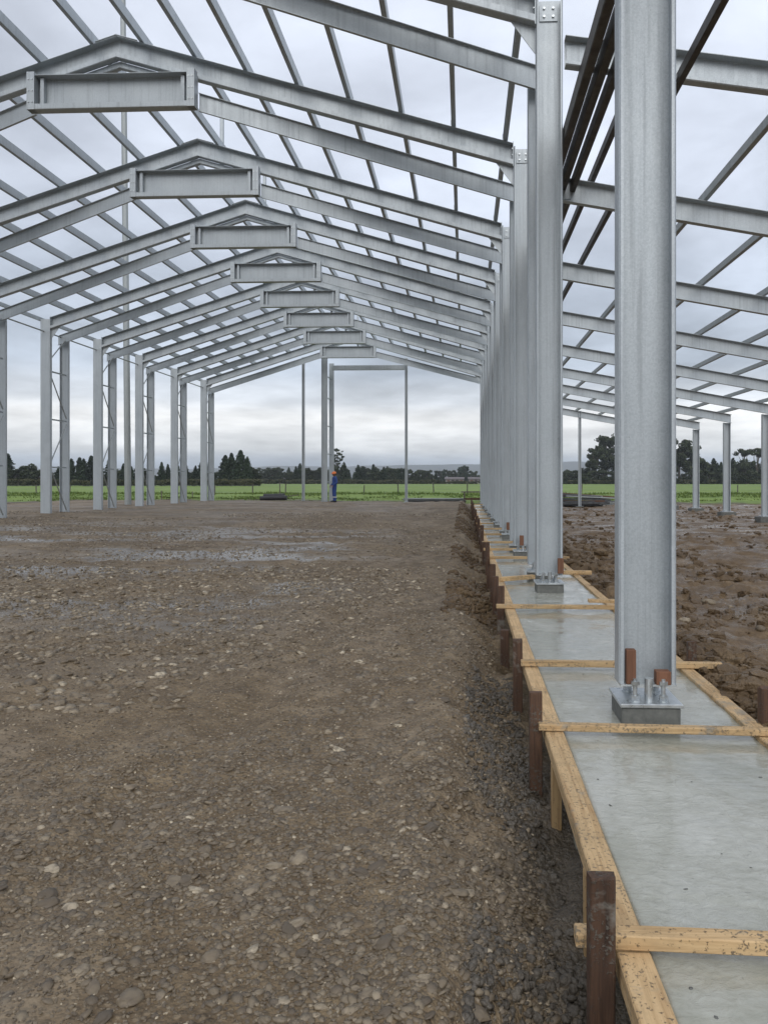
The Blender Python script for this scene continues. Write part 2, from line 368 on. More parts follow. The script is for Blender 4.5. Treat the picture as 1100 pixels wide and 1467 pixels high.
def np_mesh(name, co, f, mat, smooth=True, tone=None):
    me = bpy.data.meshes.new(name); k = f.shape[1]
    me.vertices.add(len(co)); me.vertices.foreach_set('co', co.astype(np.float32).ravel())
    me.loops.add(f.size); me.loops.foreach_set('vertex_index', f.astype(np.int32).ravel())
    me.polygons.add(len(f)); me.polygons.foreach_set('loop_start', np.arange(0, f.size, k, dtype=np.int32))
    me.update(calc_edges=True)
    me.polygons.foreach_set('use_smooth', np.full(len(f), smooth, dtype=bool))
    if tone is not None:
        at = me.attributes.new('tone', 'FLOAT', 'POINT'); at.data.foreach_set('value', tone.astype(np.float32))
    me.materials.append(mat); me.validate(); return me

# ------------------------------------------------------------------ the ground
def gravel_z(X, Y, detail=True):
    base = 0.30 * sst(8, 30, Y) + 0.06 * sst(-6, -14, X)
    n1 = fbm(X * 0.5, Y * 0.5, 3, 3)
    base = base + (n1 - 0.5) * 0.06
    wob = (fbm(Y * 0.12 + 3, Y * 0 + 2, 2, 7) - 0.5) * 1.6
    for xr_ in (-1.55, -3.25, -5.6, -7.3):       # shallow wheel tracks along the pad
        d_ = X - xr_ - wob
        base = base - 0.035 * np.exp(-(d_ / 0.16) ** 2) + 0.014 * np.exp(-((np.abs(d_) - 0.30) / 0.10) ** 2)
    edge = X + (fbm(X * 1.5 + 5, Y * 1.1, 3, 21) - 0.5) * 0.42
    t = sst(-0.18, 0.40, edge)
    bottom = -0.26 + 0.10 * sst(6, 20, Y) + (fbm(X * 4, Y * 4, 3, 33) - 0.5) * 0.16
    lipn = np.exp(-((edge + 0.12) / 0.20) ** 2) * 0.05
    z = base * (1 - t) + bottom * t + lipn
    end = sst(46.8, 49.5, Y + (fbm(X * 0.6, Y * 0.6, 2, 9) - 0.5) * 2.0)
    z = z * (1 - end) + (0.10) * end - 0.9 * sst(49.5, 52, Y)
    z = z - 1.0 * sst(-24, -27, X)
    if detail:
        z = z + (fbm(X * 7, Y * 7, 4, 40) - 0.5) * 0.026 * (1 + 3.0 * t)
        z = z + (fbm(X * 2.3, Y * 2.3, 2, 44) - 0.5) * 0.03
    return z
def mud_z(X, Y, detail=True):
    z = 0.02 + 0.05 * sst(10, 40, Y) + (fbm(X * 0.35, Y * 0.5, 3, 60) - 0.5) * 0.18
    near = np.exp(-((X - 2.05) / 0.45) ** 2)
    z = z + near * (0.10 + 0.10 * (fbm(X * 1.3, Y * 1.3, 3, 61) - 0.3))
    z = z - 0.25 * sst(1.85, 1.70, X)
    if detail:
        r = fbm(X * 1.7, Y * 2.6, 5, 62, 0.58)
        flat = sst(0.46, 0.58, fbm(X * 0.28 + 3, Y * 0.55, 3, 65))
        z = z + (r - 0.5) * 0.30 * (1 - 0.8 * flat) + (fbm(X * 9, Y * 9, 3, 63, 0.6) - 0.5) * 0.10 * (1 - 0.85 * flat)
    z = z - 0.9 * sst(48.5, 51, Y)
    return z
def spaced(a, b, d0, g):
    out_ = [a]; d = d0
    while out_[-1] < b:
        out_.append(out_[-1] + d); d *= g
    return np.array(out_)
ys = np.concatenate([np.arange(-2, 1.2, 0.25), spaced(1.2, 54, 0.035, 1.0062)])
xs = np.concatenate([-spaced(0.9, 28, 0.05, 1.013)[::-1], np.arange(-0.86, 0.62, 0.035)])
ground = mesh_obj('gravel_ground', grid_mesh('gravel_ground', xs, ys, gravel_z, GRAVEL), None)
tag(ground, 'wet brown gravel pad inside the steel frame', None, None, 'structure')
xs = np.concatenate([np.arange(1.62, 4.0, 0.035), spaced(4.0, 34, 0.037, 1.013)])
ys = np.concatenate([np.arange(-2, 1.6, 0.2), spaced(1.6, 53, 0.04, 1.0058)])
mud = mesh_obj('muddy_ground', grid_mesh('muddy_ground', xs, ys, mud_z, MUD), None)
tag(mud, 'churned brown mud beside the concrete strip', None, None, 'structure')
def field_z(X, Y):
    inside = sst(-30, -26.0, X) * sst(36, 33, X) * sst(52.2, 49, Y)
    rise = sst(52, 64, Y)
    z = 0.16 + 0.10 * rise + (fbm(X * 0.25, Y * 0.25, 3, 80) - 0.5) * (0.30 * sst(49, 52, Y) * (1 - rise) + 0.10) + 0.22 * np.exp(-((Y - 63) / 3.0) ** 2) * fbm(X * 0.5, Y * 0.3, 2, 81)
    return z - 1.0 * inside
xs = np.concatenate([-spaced(60, 6000, 2.5, 1.10)[::-1], np.arange(-58, 60, 0.8), spaced(60, 6000, 2.5, 1.10)])
ys = np.concatenate([np.array([-6000, -2500, -900, -300, -120, -60, -30, -10, 10, 30.]), np.arange(44, 72, 0.35), spaced(72, 6500, 0.8, 1.07)])
field = mesh_obj('grass_field', grid_mesh('grass_field', xs, ys, field_z, GRASS), None)
tag(field, 'flat green pasture beyond the building site', None, None, 'structure')

# stones: unit lumps shared between copies
def lump(seg, rings, seed):
    rr = np.random.RandomState(seed); v = [(0, 0, -1)]
    for j in range(1, rings):
        th = math.pi * j / rings
        for k in range(seg):
            ph = 2 * math.pi * (k + 0.5 * (j % 2)) / seg
            v.append((math.sin(th) * math.cos(ph), math.sin(th) * math.sin(ph), -math.cos(th)))
    v.append((0, 0, 1)); v = np.array(v)
    v = v * (1 + rr.uniform(-0.16, 0.16, (len(v), 1))) + rr.uniform(-0.07, 0.07, v.shape)
    f = []
    for k in range(seg): f.append((0, 1 + (k + 1) % seg, 1 + k))
    for j in range(rings - 2):
        a = 1 + j * seg; b = a + seg
        for k in range(seg):
            k2 = (k + 1) % seg; f += [(a + k, a + k2, b + k2), (a + k, b + k2, b + k)]
    e = len(v) - 1; a = 1 + (rings - 2) * seg
    for k in range(seg): f.append((e, a + k, a + (k + 1) % seg))
    return v, np.array(f)
LUMPS = [lump(7, 4, i) for i in range(8)]; SMALL = [lump(5, 3, 50 + i) for i in range(6)]; CHIP = [lump(4, 3, 70 + i) for i in range(6)]
PEBS = [lump(6, 3, 90 + i) for i in range(8)]
def scatter(name, X, Y, Z, sx, sy, sz, mat, parent, protos, smooth=True, tones=None, sink=0.35):
    n = len(X); vs = []; fs = []; ts = []; off = 0
    which = NR.randint(0, len(protos), n)
    for k, (pv, pf) in enumerate(protos):
        idx = np.where(which == k)[0]
        if not len(idx): continue
        a = NR.uniform(0, 2 * math.pi, len(idx)); ca, sa = np.cos(a), np.sin(a)
        tl = NR.normal(0, 0.22, (len(idx), 2))
        lx = pv[None, :, 0] * sx[idx, None]; ly = pv[None, :, 1] * sy[idx, None]; lz = pv[None, :, 2] * sz[idx, None]
        lz = lz + lx * tl[:, :1] + ly * tl[:, 1:]
        wx = lx * ca[:, None] - ly * sa[:, None] + X[idx, None]; wy = lx * sa[:, None] + ly * ca[:, None] + Y[idx, None]
        wz = lz + (Z[idx] + sz[idx] * sink)[:, None]
        v = np.stack([wx, wy, wz], -1).reshape(-1, 3)
        f = (pf[None] + (np.arange(len(idx)) * len(pv))[:, None, None]).reshape(-1, 3) + off
        tn = NR.uniform(0, 1, len(idx)) if tones is None else tones[idx]
        vs.append(v); fs.append(f); ts.append(np.repeat(tn, len(pv))); off += len(v)
    me = np_mesh(name, np.concatenate(vs), np.concatenate(fs), mat, smooth, np.concatenate(ts))
    o = mesh_obj(name, me, None, parent); o['kind'] = 'stuff'; return o
def fan(n, y0, y1, power, left=0.68, right=0.0, xmax=0.35):
    """points on the gravel, thinning out with distance"""
    u = NR.uniform(0, 1, n); Y = (y0 ** (1 - power) + u * (y1 ** (1 - power) - y0 ** (1 - power))) ** (1 / (1 - power))
    X = NR.uniform(0, 1, n) * (xmax + left * Y + 0.8) - (left * Y + 0.8); return X, Y
def keep(X, Y, thr, seed, sc=0.55):
    d = fbm(X * sc, Y * sc, 3, seed); return d + NR.uniform(-0.10, 0.10, len(X)) > thr
# the largest stones, one object each
meshes = []
for k, (v, f) in enumerate(LUMPS):
    me = np_mesh('stone', v, f, STONE, True); meshes.append(me)
X, Y = fan(1500, 1.7, 12.5, 1.05, xmax=0.15); m_ = keep(X, Y, 0.47, 5); X, Y = X[m_][:240], Y[m_][:240]
Zs = gravel_z(X, Y)
for i in range(len(X)):
    s = (0.020 + 0.030 * R.random() ** 2.0) * (0.8 + 0.05 * Y[i])
    o = link(bpy.data.objects.new('stone', meshes[i % 8]), ground)
    o.location = (X[i], Y[i], Zs[i] - s * 0.04); o.scale = (s * R.uniform(1.0, 1.5), s * R.uniform(0.8, 1.1), s * R.uniform(0.28, 0.45))
    o.rotation_euler = (R.gauss(0, 0.15), R.gauss(0, 0.15), R.uniform(0, 6.28))
X = NR.uniform(1.95, 5.2, 60); Y = 3.2 + NR.uniform(0, 1, 60) ** 1.4 * 8; Zs = mud_z(X, Y)
for i in range(60):
    s = 0.03 + 0.055 * R.random() ** 2
    o = link(bpy.data.objects.new('stone', meshes[i % 8]), mud)
    o.location = (X[i], Y[i], Zs[i] + s * 0.25); o.scale = (s * R.uniform(1.0, 1.5), s * R.uniform(0.8, 1.1), s * R.uniform(0.5, 0.8))
    o.rotation_euler = (R.gauss(0, 0.2), R.gauss(0, 0.2), R.uniform(0, 6.28))
# pebbles nobody could count
X, Y = fan(52000, 1.4, 20, 1.02); m_ = keep(X, Y, 0.46 + 0.05 * np.clip((3.6 - Y) / 1.6, 0, 1), 5); X, Y = X[m_], Y[m_]
s = NR.uniform(0.006, 0.016, len(X)) * (0.85 + 0.05 * Y) * NR.choice([0.6, 0.8, 1.0, 1.5], len(X))
scatter('pebbles', X, Y, gravel_z(X, Y), s * NR.uniform(1, 1.5, len(X)), s, s * NR.uniform(0.28, 0.5, len(X)), PEBBLE, ground, PEBS, tones=NR.beta(2.4, 2.4, len(X)), sink=-0.18)
X, Y = fan(36000, 1.4, 12, 1.02)
s = NR.uniform(0.0025, 0.0075, len(X)) * (0.8 + 0.09 * Y)
scatter('gravel_chips', X, Y, gravel_z(X, Y), s * NR.uniform(1, 1.6, len(X)), s, s * NR.uniform(0.5, 0.8, len(X)), PEBBLE, ground, CHIP, False, tones=NR.beta(1.2, 1.5, len(X)), sink=0.15)
n = 16000; Y = np.sqrt(NR.uniform(7 ** 2, 30 ** 2, n)); X = -NR.uniform(0, 1, n) * (0.66 * Y + 0.6) + 0.1
m_ = keep(X, Y, 0.49, 6, 0.4); X, Y = X[m_], Y[m_]; s = NR.uniform(0.012, 0.030, len(X)) * (0.8 + 0.02 * Y)
scatter('far_pebbles', X, Y, gravel_z(X, Y), s * NR.uniform(1, 1.6, len(X)), s, s * NR.uniform(0.28, 0.45, len(X)), PEBBLE, ground, SMALL, tones=NR.beta(2.2, 1.4, len(X)), sink=0.0)
# broad flat cobbles left of the middle
X = NR.uniform(-8.5, -0.6, 5200); Y = NR.uniform(5.2, 13.5, 5200)
m_ = (X > -0.66 * Y - 0.5) & keep(X, Y, 0.45 + 0.10 * np.clip((X + 2.2) / 2, -0.6, 1), 91, 0.7); X, Y = X[m_], Y[m_]
s = NR.uniform(0.018, 0.048, len(X))
scatter('cobbles', X, Y, gravel_z(X, Y), s * NR.uniform(1.0, 1.6, len(X)), s, s * NR.uniform(0.32, 0.5, len(X)), PEBBLE, ground, LUMPS, tones=NR.uniform(0.35, 0.98, len(X)), sink=-0.05)
# black slurry spilt along the form boards
n = 8000; Y = 1.5 + NR.uniform(0, 1, n) ** 1.4 * 5.6; X = NR.uniform(0.0, 0.44, n)
m_ = keep(X, Y, 0.54 - 0.20 * np.clip(X * 2, -1, 1), 72, 1.2); X, Y = X[m_], Y[m_]
s = NR.uniform(0.004, 0.014, len(X)) * NR.choice([0.6, 1, 1.0, 1.9], len(X))
scatter('slurry_clods', X, Y, gravel_z(X, Y), s * NR.uniform(1, 1.5, len(X)), s, s * NR.uniform(0.55, 0.9, len(X)), DARKCLOD, ground, PEBS, sink=-0.1)
n = 5000; Y = 9 + NR.uniform(0, 1, n) ** 1.3 * 34; X = NR.uniform(-0.25, 0.46, n)
s = NR.uniform(0.015, 0.055, n); m_ = keep(X, Y, 0.48, 73, 1.0); X, Y, s = X[m_], Y[m_], s[m_]
scatter('soil_clods', X, Y, gravel_z(X, Y), s * 1.3, s, s * 0.7, CLOD, ground, SMALL, sink=0.1)
# churned clods on the right
n = 20000; Y = 2.6 * (45 / 2.6) ** NR.uniform(0, 1, n); X = 1.80 + NR.uniform(0, 1, n) ** 1.25 * (0.50 * Y + 2.0)
m_ = keep(X, Y * 1.4, 0.53 - 0.15 * np.exp(-((X - 2.1) / 0.5) ** 2), 65 + 8, 0.55); X, Y = X[m_], Y[m_]
s = NR.uniform(0.012, 0.05, len(X)) * (0.75 + 0.010 * Y) * NR.choice([0.35, 0.5, 0.8, 1.2, 2.2], len(X))
scatter('mud_clods', X, Y, mud_z(X, Y), s * NR.uniform(1, 1.5, len(X)), s, s * NR.uniform(0.5, 0.9, len(X)), CLOD, mud, PEBS + LUMPS[:2], False, sink=0.15)

# ------------------------------------------------------------------ concrete strip footing
CZ = 0.12
def conc_z(X, Y):
    e = np.minimum(X - 0.575, 1.665 - X)
    return CZ + (fbm(X * 3, Y * 5, 4, 100) - 0.5) * 0.016 + (fbm(X * 9, Y * 14, 3, 101) - 0.5) * 0.004 - 0.9 * (e < -0.001)
xs = np.concatenate([[0.574], np.linspace(0.5755, 1.6645, 46), [1.666]])
ys = np.concatenate([[0.3], spaced(0.302, 46.6, 0.022, 1.006)])
foot = mesh_obj('concrete_footing', grid_mesh('concrete_footing', xs, ys, conc_z, CONC), None)
tag(foot, 'long strip footing of wet grey concrete poured between form boards', 'footing')
# lumps and smears standing on the strip
n = 70; X = NR.uniform(0.62, 1.62, n); Y = 1.6 + NR.uniform(0, 1, n) ** 1.6 * 10
s = NR.uniform(0.002, 0.008, n)
scatter('concrete_crumbs', X, Y, conc_z(X, Y), s * NR.uniform(1, 2.2, n), s, s * 0.45, MORTAR, foot, SMALL, sink=0.1)

# ------------------------------------------------------------------ formwork
BW, BH = 0.105, 0.075
def board(name, x, y0, y1, w_, label, group, ztop=0.145, tilt=0.0):
    L_ = y1 - y0
    bm = bmesh.new(); add_box(bm, (0, 0, 0), (w_, L_, BH), None, 0.005)
    o = mesh_obj(name, bm_mesh(name, bm), PINE_Y); o.location = (x, (y0 + y1) / 2, ztop - BH / 2); o.rotation_euler = (0, R.uniform(-0.02, 0.02), tilt)
    return tag(o, label, 'board', group)
yy = [0.9, 2.40, 4.50, 7.5, 10.4, 13.6, 16.9, 20.3, 23.8, 27.4, 31.0, 34.7, 38.4, 42.2, 46.2]
NTH = ['first', 'second', 'third', 'fourth', 'fifth', 'sixth', 'seventh', 'eighth', 'ninth', 'tenth', 'eleventh', 'twelfth', 'thirteenth', 'fourteenth', 'fifteenth', 'sixteenth', 'seventeenth', 'eighteenth']
for k, (a, b) in enumerate(zip(yy[:-1], yy[1:])):
    board('form_board', 0.52, a + 0.004, b - 0.004, BW, 'pale pine form board on this side of the tall dark stake' if k == 0 else f'pale pine form board edging the gravel, {NTH[k - 1]} beyond the tall dark stake', 'form boards on the gravel side', tilt=R.uniform(-0.002, 0.002))
yy = [2.4, 5.2, 8.3, 11.5, 15.0, 18.6, 22.3, 26, 30, 34, 38, 42, 46]
for k, (a, b) in enumerate(zip(yy[:-1], yy[1:])):
    board('form_board', 1.716, a + 0.004, b - 0.004, 0.10, f'muddy pine form board edging the mud, {NTH[len(yy) - 2 - k]} from the trestle end', 'form boards on the mud side', tilt=R.uniform(-0.002, 0.002))
def batten(y, x0, x1, ang=0.0, h=0.052, w_=0.075, label=None, z=0.150, roll=0.0):
    bm = bmesh.new(); add_box(bm, (0, 0, 0), (x1 - x0, w_, h), None, 0.004)
    o = mesh_obj('spreader_batten', bm_mesh('spreader_batten', bm), PINE_X)
    o.location = ((x0 + x1) / 2, y, z + h / 2); o.rotation_euler = (0, roll, ang)
    return tag(o, label or 'thin pine batten laid across the concrete forms further along the strip', 'batten', 'battens across the footing forms')
batten(2.40, 0.345, 2.05, -0.03, 0.046, 0.065, 'thick muddy pine batten whose sawn end pokes past the tall dark stake')
batten(4.46, 0.43, 2.35, -0.035, 0.038, 0.06, 'pine batten crossing right in front of the first column plinth')
batten(6.02, 0.44, 1.98, -0.01, 0.045, 0.06, 'mud-caked pine batten behind the first column')
batten(8.72, 0.36, 1.83, -0.02, 0.045, 0.06, 'pine batten in front of the second column plinth')
o = batten(11.2, 0.47, 1.06, 0.55, 0.06, 0.08, 'short pine batten lying askew behind the second column')
batten(11.9, 1.36, 1.95, 0.0, 0.06, 0.08, 'short batten stub poking out right of the second column')
for kb, y in enumerate((14.2, 15.9, 17.7, 20.3, 22.6, 25.4, 28.8, 32.4, 36.6, 40.6, 44.8)):
    batten(y, 0.40 + R.uniform(-0.03, 0.04), 1.85 + R.uniform(-0.05, 0.1), R.uniform(-0.03, 0.03), 0.05, 0.07, f'pine batten across the concrete forms, {NTH[kb]} after the skewed batten')
o = box_obj('timber_offcut', (1.58, 8.78, 0.233), (0.36, 0.09, 0.035), PINE_X, None, None, 0.004); o.rotation_euler = (0, 0, -0.06)
tag(o, 'short pale timber offcut lying on the batten by the second column', 'timber')
def stake(x, y, ztop, w_, zb, label, group='stakes outside the form boards', mat=STAKE, lean=0.0):
    bm = bmesh.new(); h = ztop - zb
    add_box(bm, (0, 0, h / 2), (w_, w_ * 0.75, h), None, 0.005)
    for v in bm.verts:
        if v.co.z > h * 0.9: v.co += Vector((R.uniform(-.004, .004), R.uniform(-.004, .004), R.uniform(-.008, .004)))
    o = mesh_obj('form_stake', bm_mesh('form_stake', bm), mat); o.location = (x, y, zb); o.rotation_euler = (R.uniform(-.02, .02), lean, R.uniform(-0.1, 0.1))
    return tag(o, label, 'stake', group)
stake(0.415, 2.36, 0.41, 0.078, -0.35, 'tall dark brown stake with the batten end poking out behind it')
stake(0.420, 4.55, 0.355, 0.076, -0.3, 'dark brown stake beside the batten in front of the first column plinth')
for ks, (x, y, zt, w_) in enumerate(((0.425, 6.15, 0.33, 0.075), (0.40, 7.65, 0.12, 0.085), (0.425, 9.0, 0.37, 0.082), (0.42, 10.4, 0.30, 0.08), (0.42, 11.4, 0.36, 0.08), (0.40, 12.6, 0.18, 0.08), (0.425, 14.2, 0.46, 0.08), (0.41, 16.2, 0.30, 0.08),
                       (0.42, 18.5, 0.52, 0.085), (0.42, 20.6, 0.30, 0.085), (0.42, 23, 0.46, 0.09), (0.42, 26, 0.4, 0.09), (0.42, 29, 0.5, 0.09), (0.42, 33, 0.4, 0.09), (0.42, 37, 0.5, 0.1), (0.42, 41, 0.48, 0.1), (0.42, 45, 0.6, 0.1))):
    stake(x, y, zt, w_, -0.28, f'dark brown stake outside the gravel side boards, {NTH[ks]} beyond the first column plinth')
stake(1.80, 4.68, 0.36, 0.07, -0.2, 'dark stake in the mud at the end of the batten before the first plinth', 'stakes in the mud')
stake(1.79, 6.15, 0.33, 0.07, -0.2, 'dark stake in the mud just behind the first column', 'stakes in the mud')
for (y, x) in ((3.02, 0.492), (4.15, 0.492), (5.2, 0.492), (2.0, 0.497)):
    stake(x, y, 0.085, 0.055, -0.32, 'short pale pine peg propping the form board above the trench', 'pine pegs under the form board', PINE_Z)

# ------------------------------------------------------------------ portal frames
ZC = CAMZ
RX, LX, CX = -6.83, -15.52, 1.125          # ridge, left column, right column (centres)
RH, RE, LE = 8.74 + ZC, 6.43 + ZC, 5.98 + ZC   # ridge top, right eave, left eave
GAP = 1.30
LBZ = 0.30
UD, LD = 0.42, 0.36
UP = Vector((0, 0, 1)); FR = Vector((0, -1, 0)); BK = Vector((0, 1, 0))
def u_top(x):
    return RH - (RH - RE) * (x - RX) / (CX - RX) if x > RX else RH - (RH - LE) * (RX - x) / (RX - LX)
PURX = [RX + d for d in (0.50, 1.55, 2.56, 3.57, 4.58, 5.60, 6.62, 7.62)] + [RX - d for d in (0.50, 1.55, 2.60, 3.65, 4.70, 5.75, 6.80, 7.85)]
def bolt(parent, p, r, axis, h=0.02):
    p = Vector(p); return cyl_obj('bolt', p, p + Vector(axis) * h, r, ZINC, parent, 6)
nut_me = None
def base_assembly(fr, x, y, zb, plate=0.375, near=False):
    """mortar pad, plate, anchor bolts; zb = surface the pad stands on; returns bottom of the column"""
    pad = box_obj('mortar_pad', (x, y, zb + 0.035), (plate * 0.93, plate * 0.93, 0.15), MORTAR, fr, None, 0.01)
    pl = box_obj('base_plate', (x, y, zb + 0.122), (plate, plate, 0.024), ZINC, fr, None, 0.004)
    zt = zb + 0.134
    for dx in (-0.085, 0.085):
        for dy in (-0.11, 0.11):
            b = bmesh.new(); add_cyl(b, (x + dx, y + dy, zt - 0.01), (x + dx, y + dy, zt + 0.135), 0.013, 10)
            bo = mesh_obj('anchor_bolt', bm_mesh('anchor_bolt', b), ZINC, fr)
            if y > 1: bo['inner'] = 1
            b = bmesh.new(); add_cyl(b, (x + dx, y + dy, zt), (x + dx, y + dy, zt + 0.006), 0.036, 14); add_cyl(b, (x + dx, y + dy, zt + 0.006), (x + dx, y + dy, zt + 0.034), 0.028, 6)
            mesh_obj('nut', bm_mesh('nut', b), ZINC, bo)
            b = bmesh.new(); add_cyl(b, (x + dx, y + dy, zt + 0.098), (x + dx, y + dy, zt + 0.12), 0.028, 6)
            mesh_obj('nut', bm_mesh('nut', b), ZINC, bo)
    b = bmesh.new(); add_cyl(b, (x, y - 0.10, zt - 0.01), (x, y - 0.10, zt + 0.135), 0.026, 14)
    gp = mesh_obj('grout_pipe', bm_mesh('grout_pipe', b, False), ZINC, fr)
    if y > 1: gp['inner'] = 1
    fp = box_obj('foot_plate', (x, y, zt + 0.090), (0.34, 0.20, 0.012), ZINC, fr)
    return zt + 0.096
def make_frame(posts=True):
    fr = thing('portal_frame', '', 'steel frame', (0, 0, 0), 'portal frames of the main hall')
    zb = base_assembly(fr, CX, 0, CZ)
    channel('column', (CX, 0.075, zb), (CX, 0.075, RE), (1, 0, 0), FR, 0.35, 0.15, STEEL, fr)
    zb2 = base_assembly(fr, CX, GAP, CZ)
    channel('column', (CX, GAP - 0.045, zb2), (CX, GAP - 0.045, RE - 0.42), (1, 0, 0), BK, 0.35, 0.15, STEEL, fr)['inner'] = 1
    channel('column', (LX, -0.06, LBZ - 0.1), (LX, -0.06, LE), (1, 0, 0), BK, 0.37, 0.15, STEEL, fr)
    channel('column', (LX, GAP + 0.075, LBZ - 0.1), (LX, GAP + 0.075, LE - 0.46), (1, 0, 0), FR, 0.37, 0.09, STEEL, fr)
    # upper rafters, open to the front
    xr, xl = CX - 0.18, LX + 0.19
    for xe, sgn in ((xr, 1), (xl, -1)):
        channel('rafter', (RX + 0.002 * sgn, 0.075, RH - UD / 2), (xe, 0.075, u_top(xe) - UD / 2 - 0.0), UP, FR, UD, 0.17, STEEL, fr, lip=0.10, top=0)
        z = u_top(xe) - UD
        bm = bmesh.new()
        v = [bm.verts.new((xe + a * -sgn, yv, z + c)) for yv in (0.02, 0.034) for a, c in ((0.0, -0.002), (0.34, 0.10 if sgn > 0 else 0.115), (0.0, -0.36))]
        bm.faces.new(v[:3]); bm.faces.new(v[5:2:-1])
        for k in range(3): bm.faces.new((v[k], v[(k + 1) % 3], v[3 + (k + 1) % 3], v[3 + k]))
        mesh_obj('gusset_plate', bm_mesh('gusset_plate', bm), STEEL, fr)
        e = box_obj('end_plate', (xe - 0.008 * sgn, 0.0, u_top(xe) - UD / 2), (0.014, 0.20, UD + 0.05), STEEL, fr)
        cpl = box_obj('connection_plate', (xe + 0.18 * sgn, 0.055, u_top(xe) - 0.22), (0.24, 0.012, 0.22), STEEL, fr)
        for dx in (-0.06, 0.06):
            for dz in (-0.05, 0.06): bolt(cpl, (dx, -0.006, dz), 0.018, (0, -1, 0))
        for dz in (-0.12, 0.0, 0.12): bolt(e, (-0.006 * sgn, -0.05, dz), 0.016, (-sgn, 0, 0))
    # haunch pieces under the ridge
    for sgn in (1, -1):
        xe = RX + sgn * 1.35
        channel('ridge_haunch', (RX + 0.002 * sgn, 0.06, RH - UD - 0.065), (xe, 0.06, u_top(xe) - UD - 0.065), UP, BK, 0.125, 0.12, STEEL, fr, lip=0.02)
    cap = bmesh.new()
    for sgn in (1, -1):
        a = Vector((RX, 0, RH + 0.012)); b = Vector((RX + sgn * 0.42, 0, u_top(RX + sgn * 0.42) + 0.012))
        vs = [cap.verts.new(p + Vector((0, yv, zz))) for zz in (0, 0.012) for p, yv in ((a, -0.11), (b, -0.11), (b, 0.11), (a, 0.11))]
        for q in ((0, 1, 2, 3), (7, 6, 5, 4), (0, 4, 5, 1), (1, 5, 6, 2), (2, 6, 7, 3), (3, 7, 4, 0)): cap.faces.new([vs[i] for i in q])
    mesh_obj('ridge_cap', bm_mesh('ridge_cap', cap), STEEL, fr)
    # flat box tie below the ridge, bolted on the front
    bw, zt0, zt1 = 3.30, 7.20 + ZC, 7.87 + ZC; yb = -0.145
    tie = channel('ridge_tie', (RX - bw / 2, yb, (zt0 + zt1) / 2), (RX + bw / 2, yb, (zt0 + zt1) / 2), UP, FR, zt1 - zt0, 0.20, STEEL, fr, lip=0.11, top=0)
    for sgn in (-1, 1):
        box_obj('end_stiffener', (RX + sgn * (bw / 2 - 0.075), yb - 0.125, (zt0 + zt1) / 2 + 0.03), (0.15, 0.17, zt1 - zt0 + 0.06), STEEL, tie)
        for dz in (-0.22, 0.0, 0.22):
            for dx in (-0.035, 0.035): bolt(tie, (RX + sgn * (bw / 2 - 0.075) + dx, yb - 0.21, (zt0 + zt1) / 2 + 0.03 + dz), 0.016, (0, -1, 0), 0.014)
        box_obj('web_stiffener', (RX + sgn * (bw / 2 - 0.26), yb - 0.07, (zt0 + zt1) / 2), (0.07, 0.10, zt1 - zt0 - 0.04), STEEL, tie)
    # inner rafters run from the set-back columns to the ends of the tie
    zl = 7.60 + ZC
    xa, xb = RX - bw / 2 + 0.02, RX + bw / 2 - 0.02
    r_ = channel('rafter', (xb, 0.0, zl - LD / 2), (CX + 0.17, GAP - 0.12, RE - 0.72 + LD / 2), UP, FR, LD, 0.065, STEEL, fr, lip=0, top=0); r_['inner'] = 1
    channel('rafter', (xa, 0.0, zl - LD / 2), (LX - 0.17, GAP - 0.12, LE - 0.76 + LD / 2), UP, FR, LD, 0.065, STEEL, fr, lip=0, top=0)
    # lacing bars between the two columns of each leg
    for x, top, bot in ((LX, LE, LBZ), (CX, RE, CZ + 0.25)):
        h = top - bot; sx = x + (0.13 if x < 0 else 0.13)
        hs = [0.245, 0.49, 0.735]
        for q in hs: channel('lacing_bar', (sx, 0.08, bot + h * q), (sx, GAP - 0.08, bot + h * q), UP, (1, 0, 0), 0.055, 0.03, STEEL, fr, lip=0.008, t=0.005, rc=0.004)['inner'] = int(x > 0)
        for (a, b) in ((0.02, 0.235), (0.475, 0.27), (0.505, 0.715), (0.93, 0.80)):
            ya, yb2 = ((GAP - 0.08, 0.08), (GAP - 0.08, 0.08), (GAP - 0.08, 0.08), (GAP - 0.08, 0.08))[0]
            cyl_obj('lacing_rod', (sx, ya, bot + h * a), (sx, yb2, bot + h * b), 0.022, STEEL_OLD, fr, 8)['inner'] = int(x > 0)
    # cleats for the purlins
    cl_ = bmesh.new(); add_box(cl_, (0, 0, 0.075), (0.010, 0.09, 0.15)); add_box(cl_, (0.03, 0, 0.004), (0.07, 0.09, 0.010))
    cme = bm_mesh('purlin_cleat', cl_); cme.materials.append(STEEL)
    for x in PURX:
        o = link(bpy.data.objects.new('purlin_cleat', cme), fr); o.location = (x - 0.050, 0.0, u_top(x) + 0.004)
    return fr
def add_roof_post(fr):
    x = RX + 0.50
    channel('roof_post', (x, 0.31, 7.5 + ZC), (x, 0.31, 10.0 + ZC), (1, 0, 0), BK, 0.10, 0.07, STEEL, fr, lip=0.022)
FY = [4.85, 10.3, 14.9, 19.5, 23.8, 27.9, 31.95, 36.1, 40.55, 45.2]
ORD = ['first', 'second', 'third', 'fourth', 'fifth', 'sixth', 'seventh', 'eighth', 'ninth']
proto = make_frame()
frames = [proto]
for i in range(1, len(FY)): frames.append(copy_tree(proto))
LAB = ['galvanised portal frame whose column stands closest to brown wedge blocks', 'galvanised portal frame on the strip, next after the wedge block column']
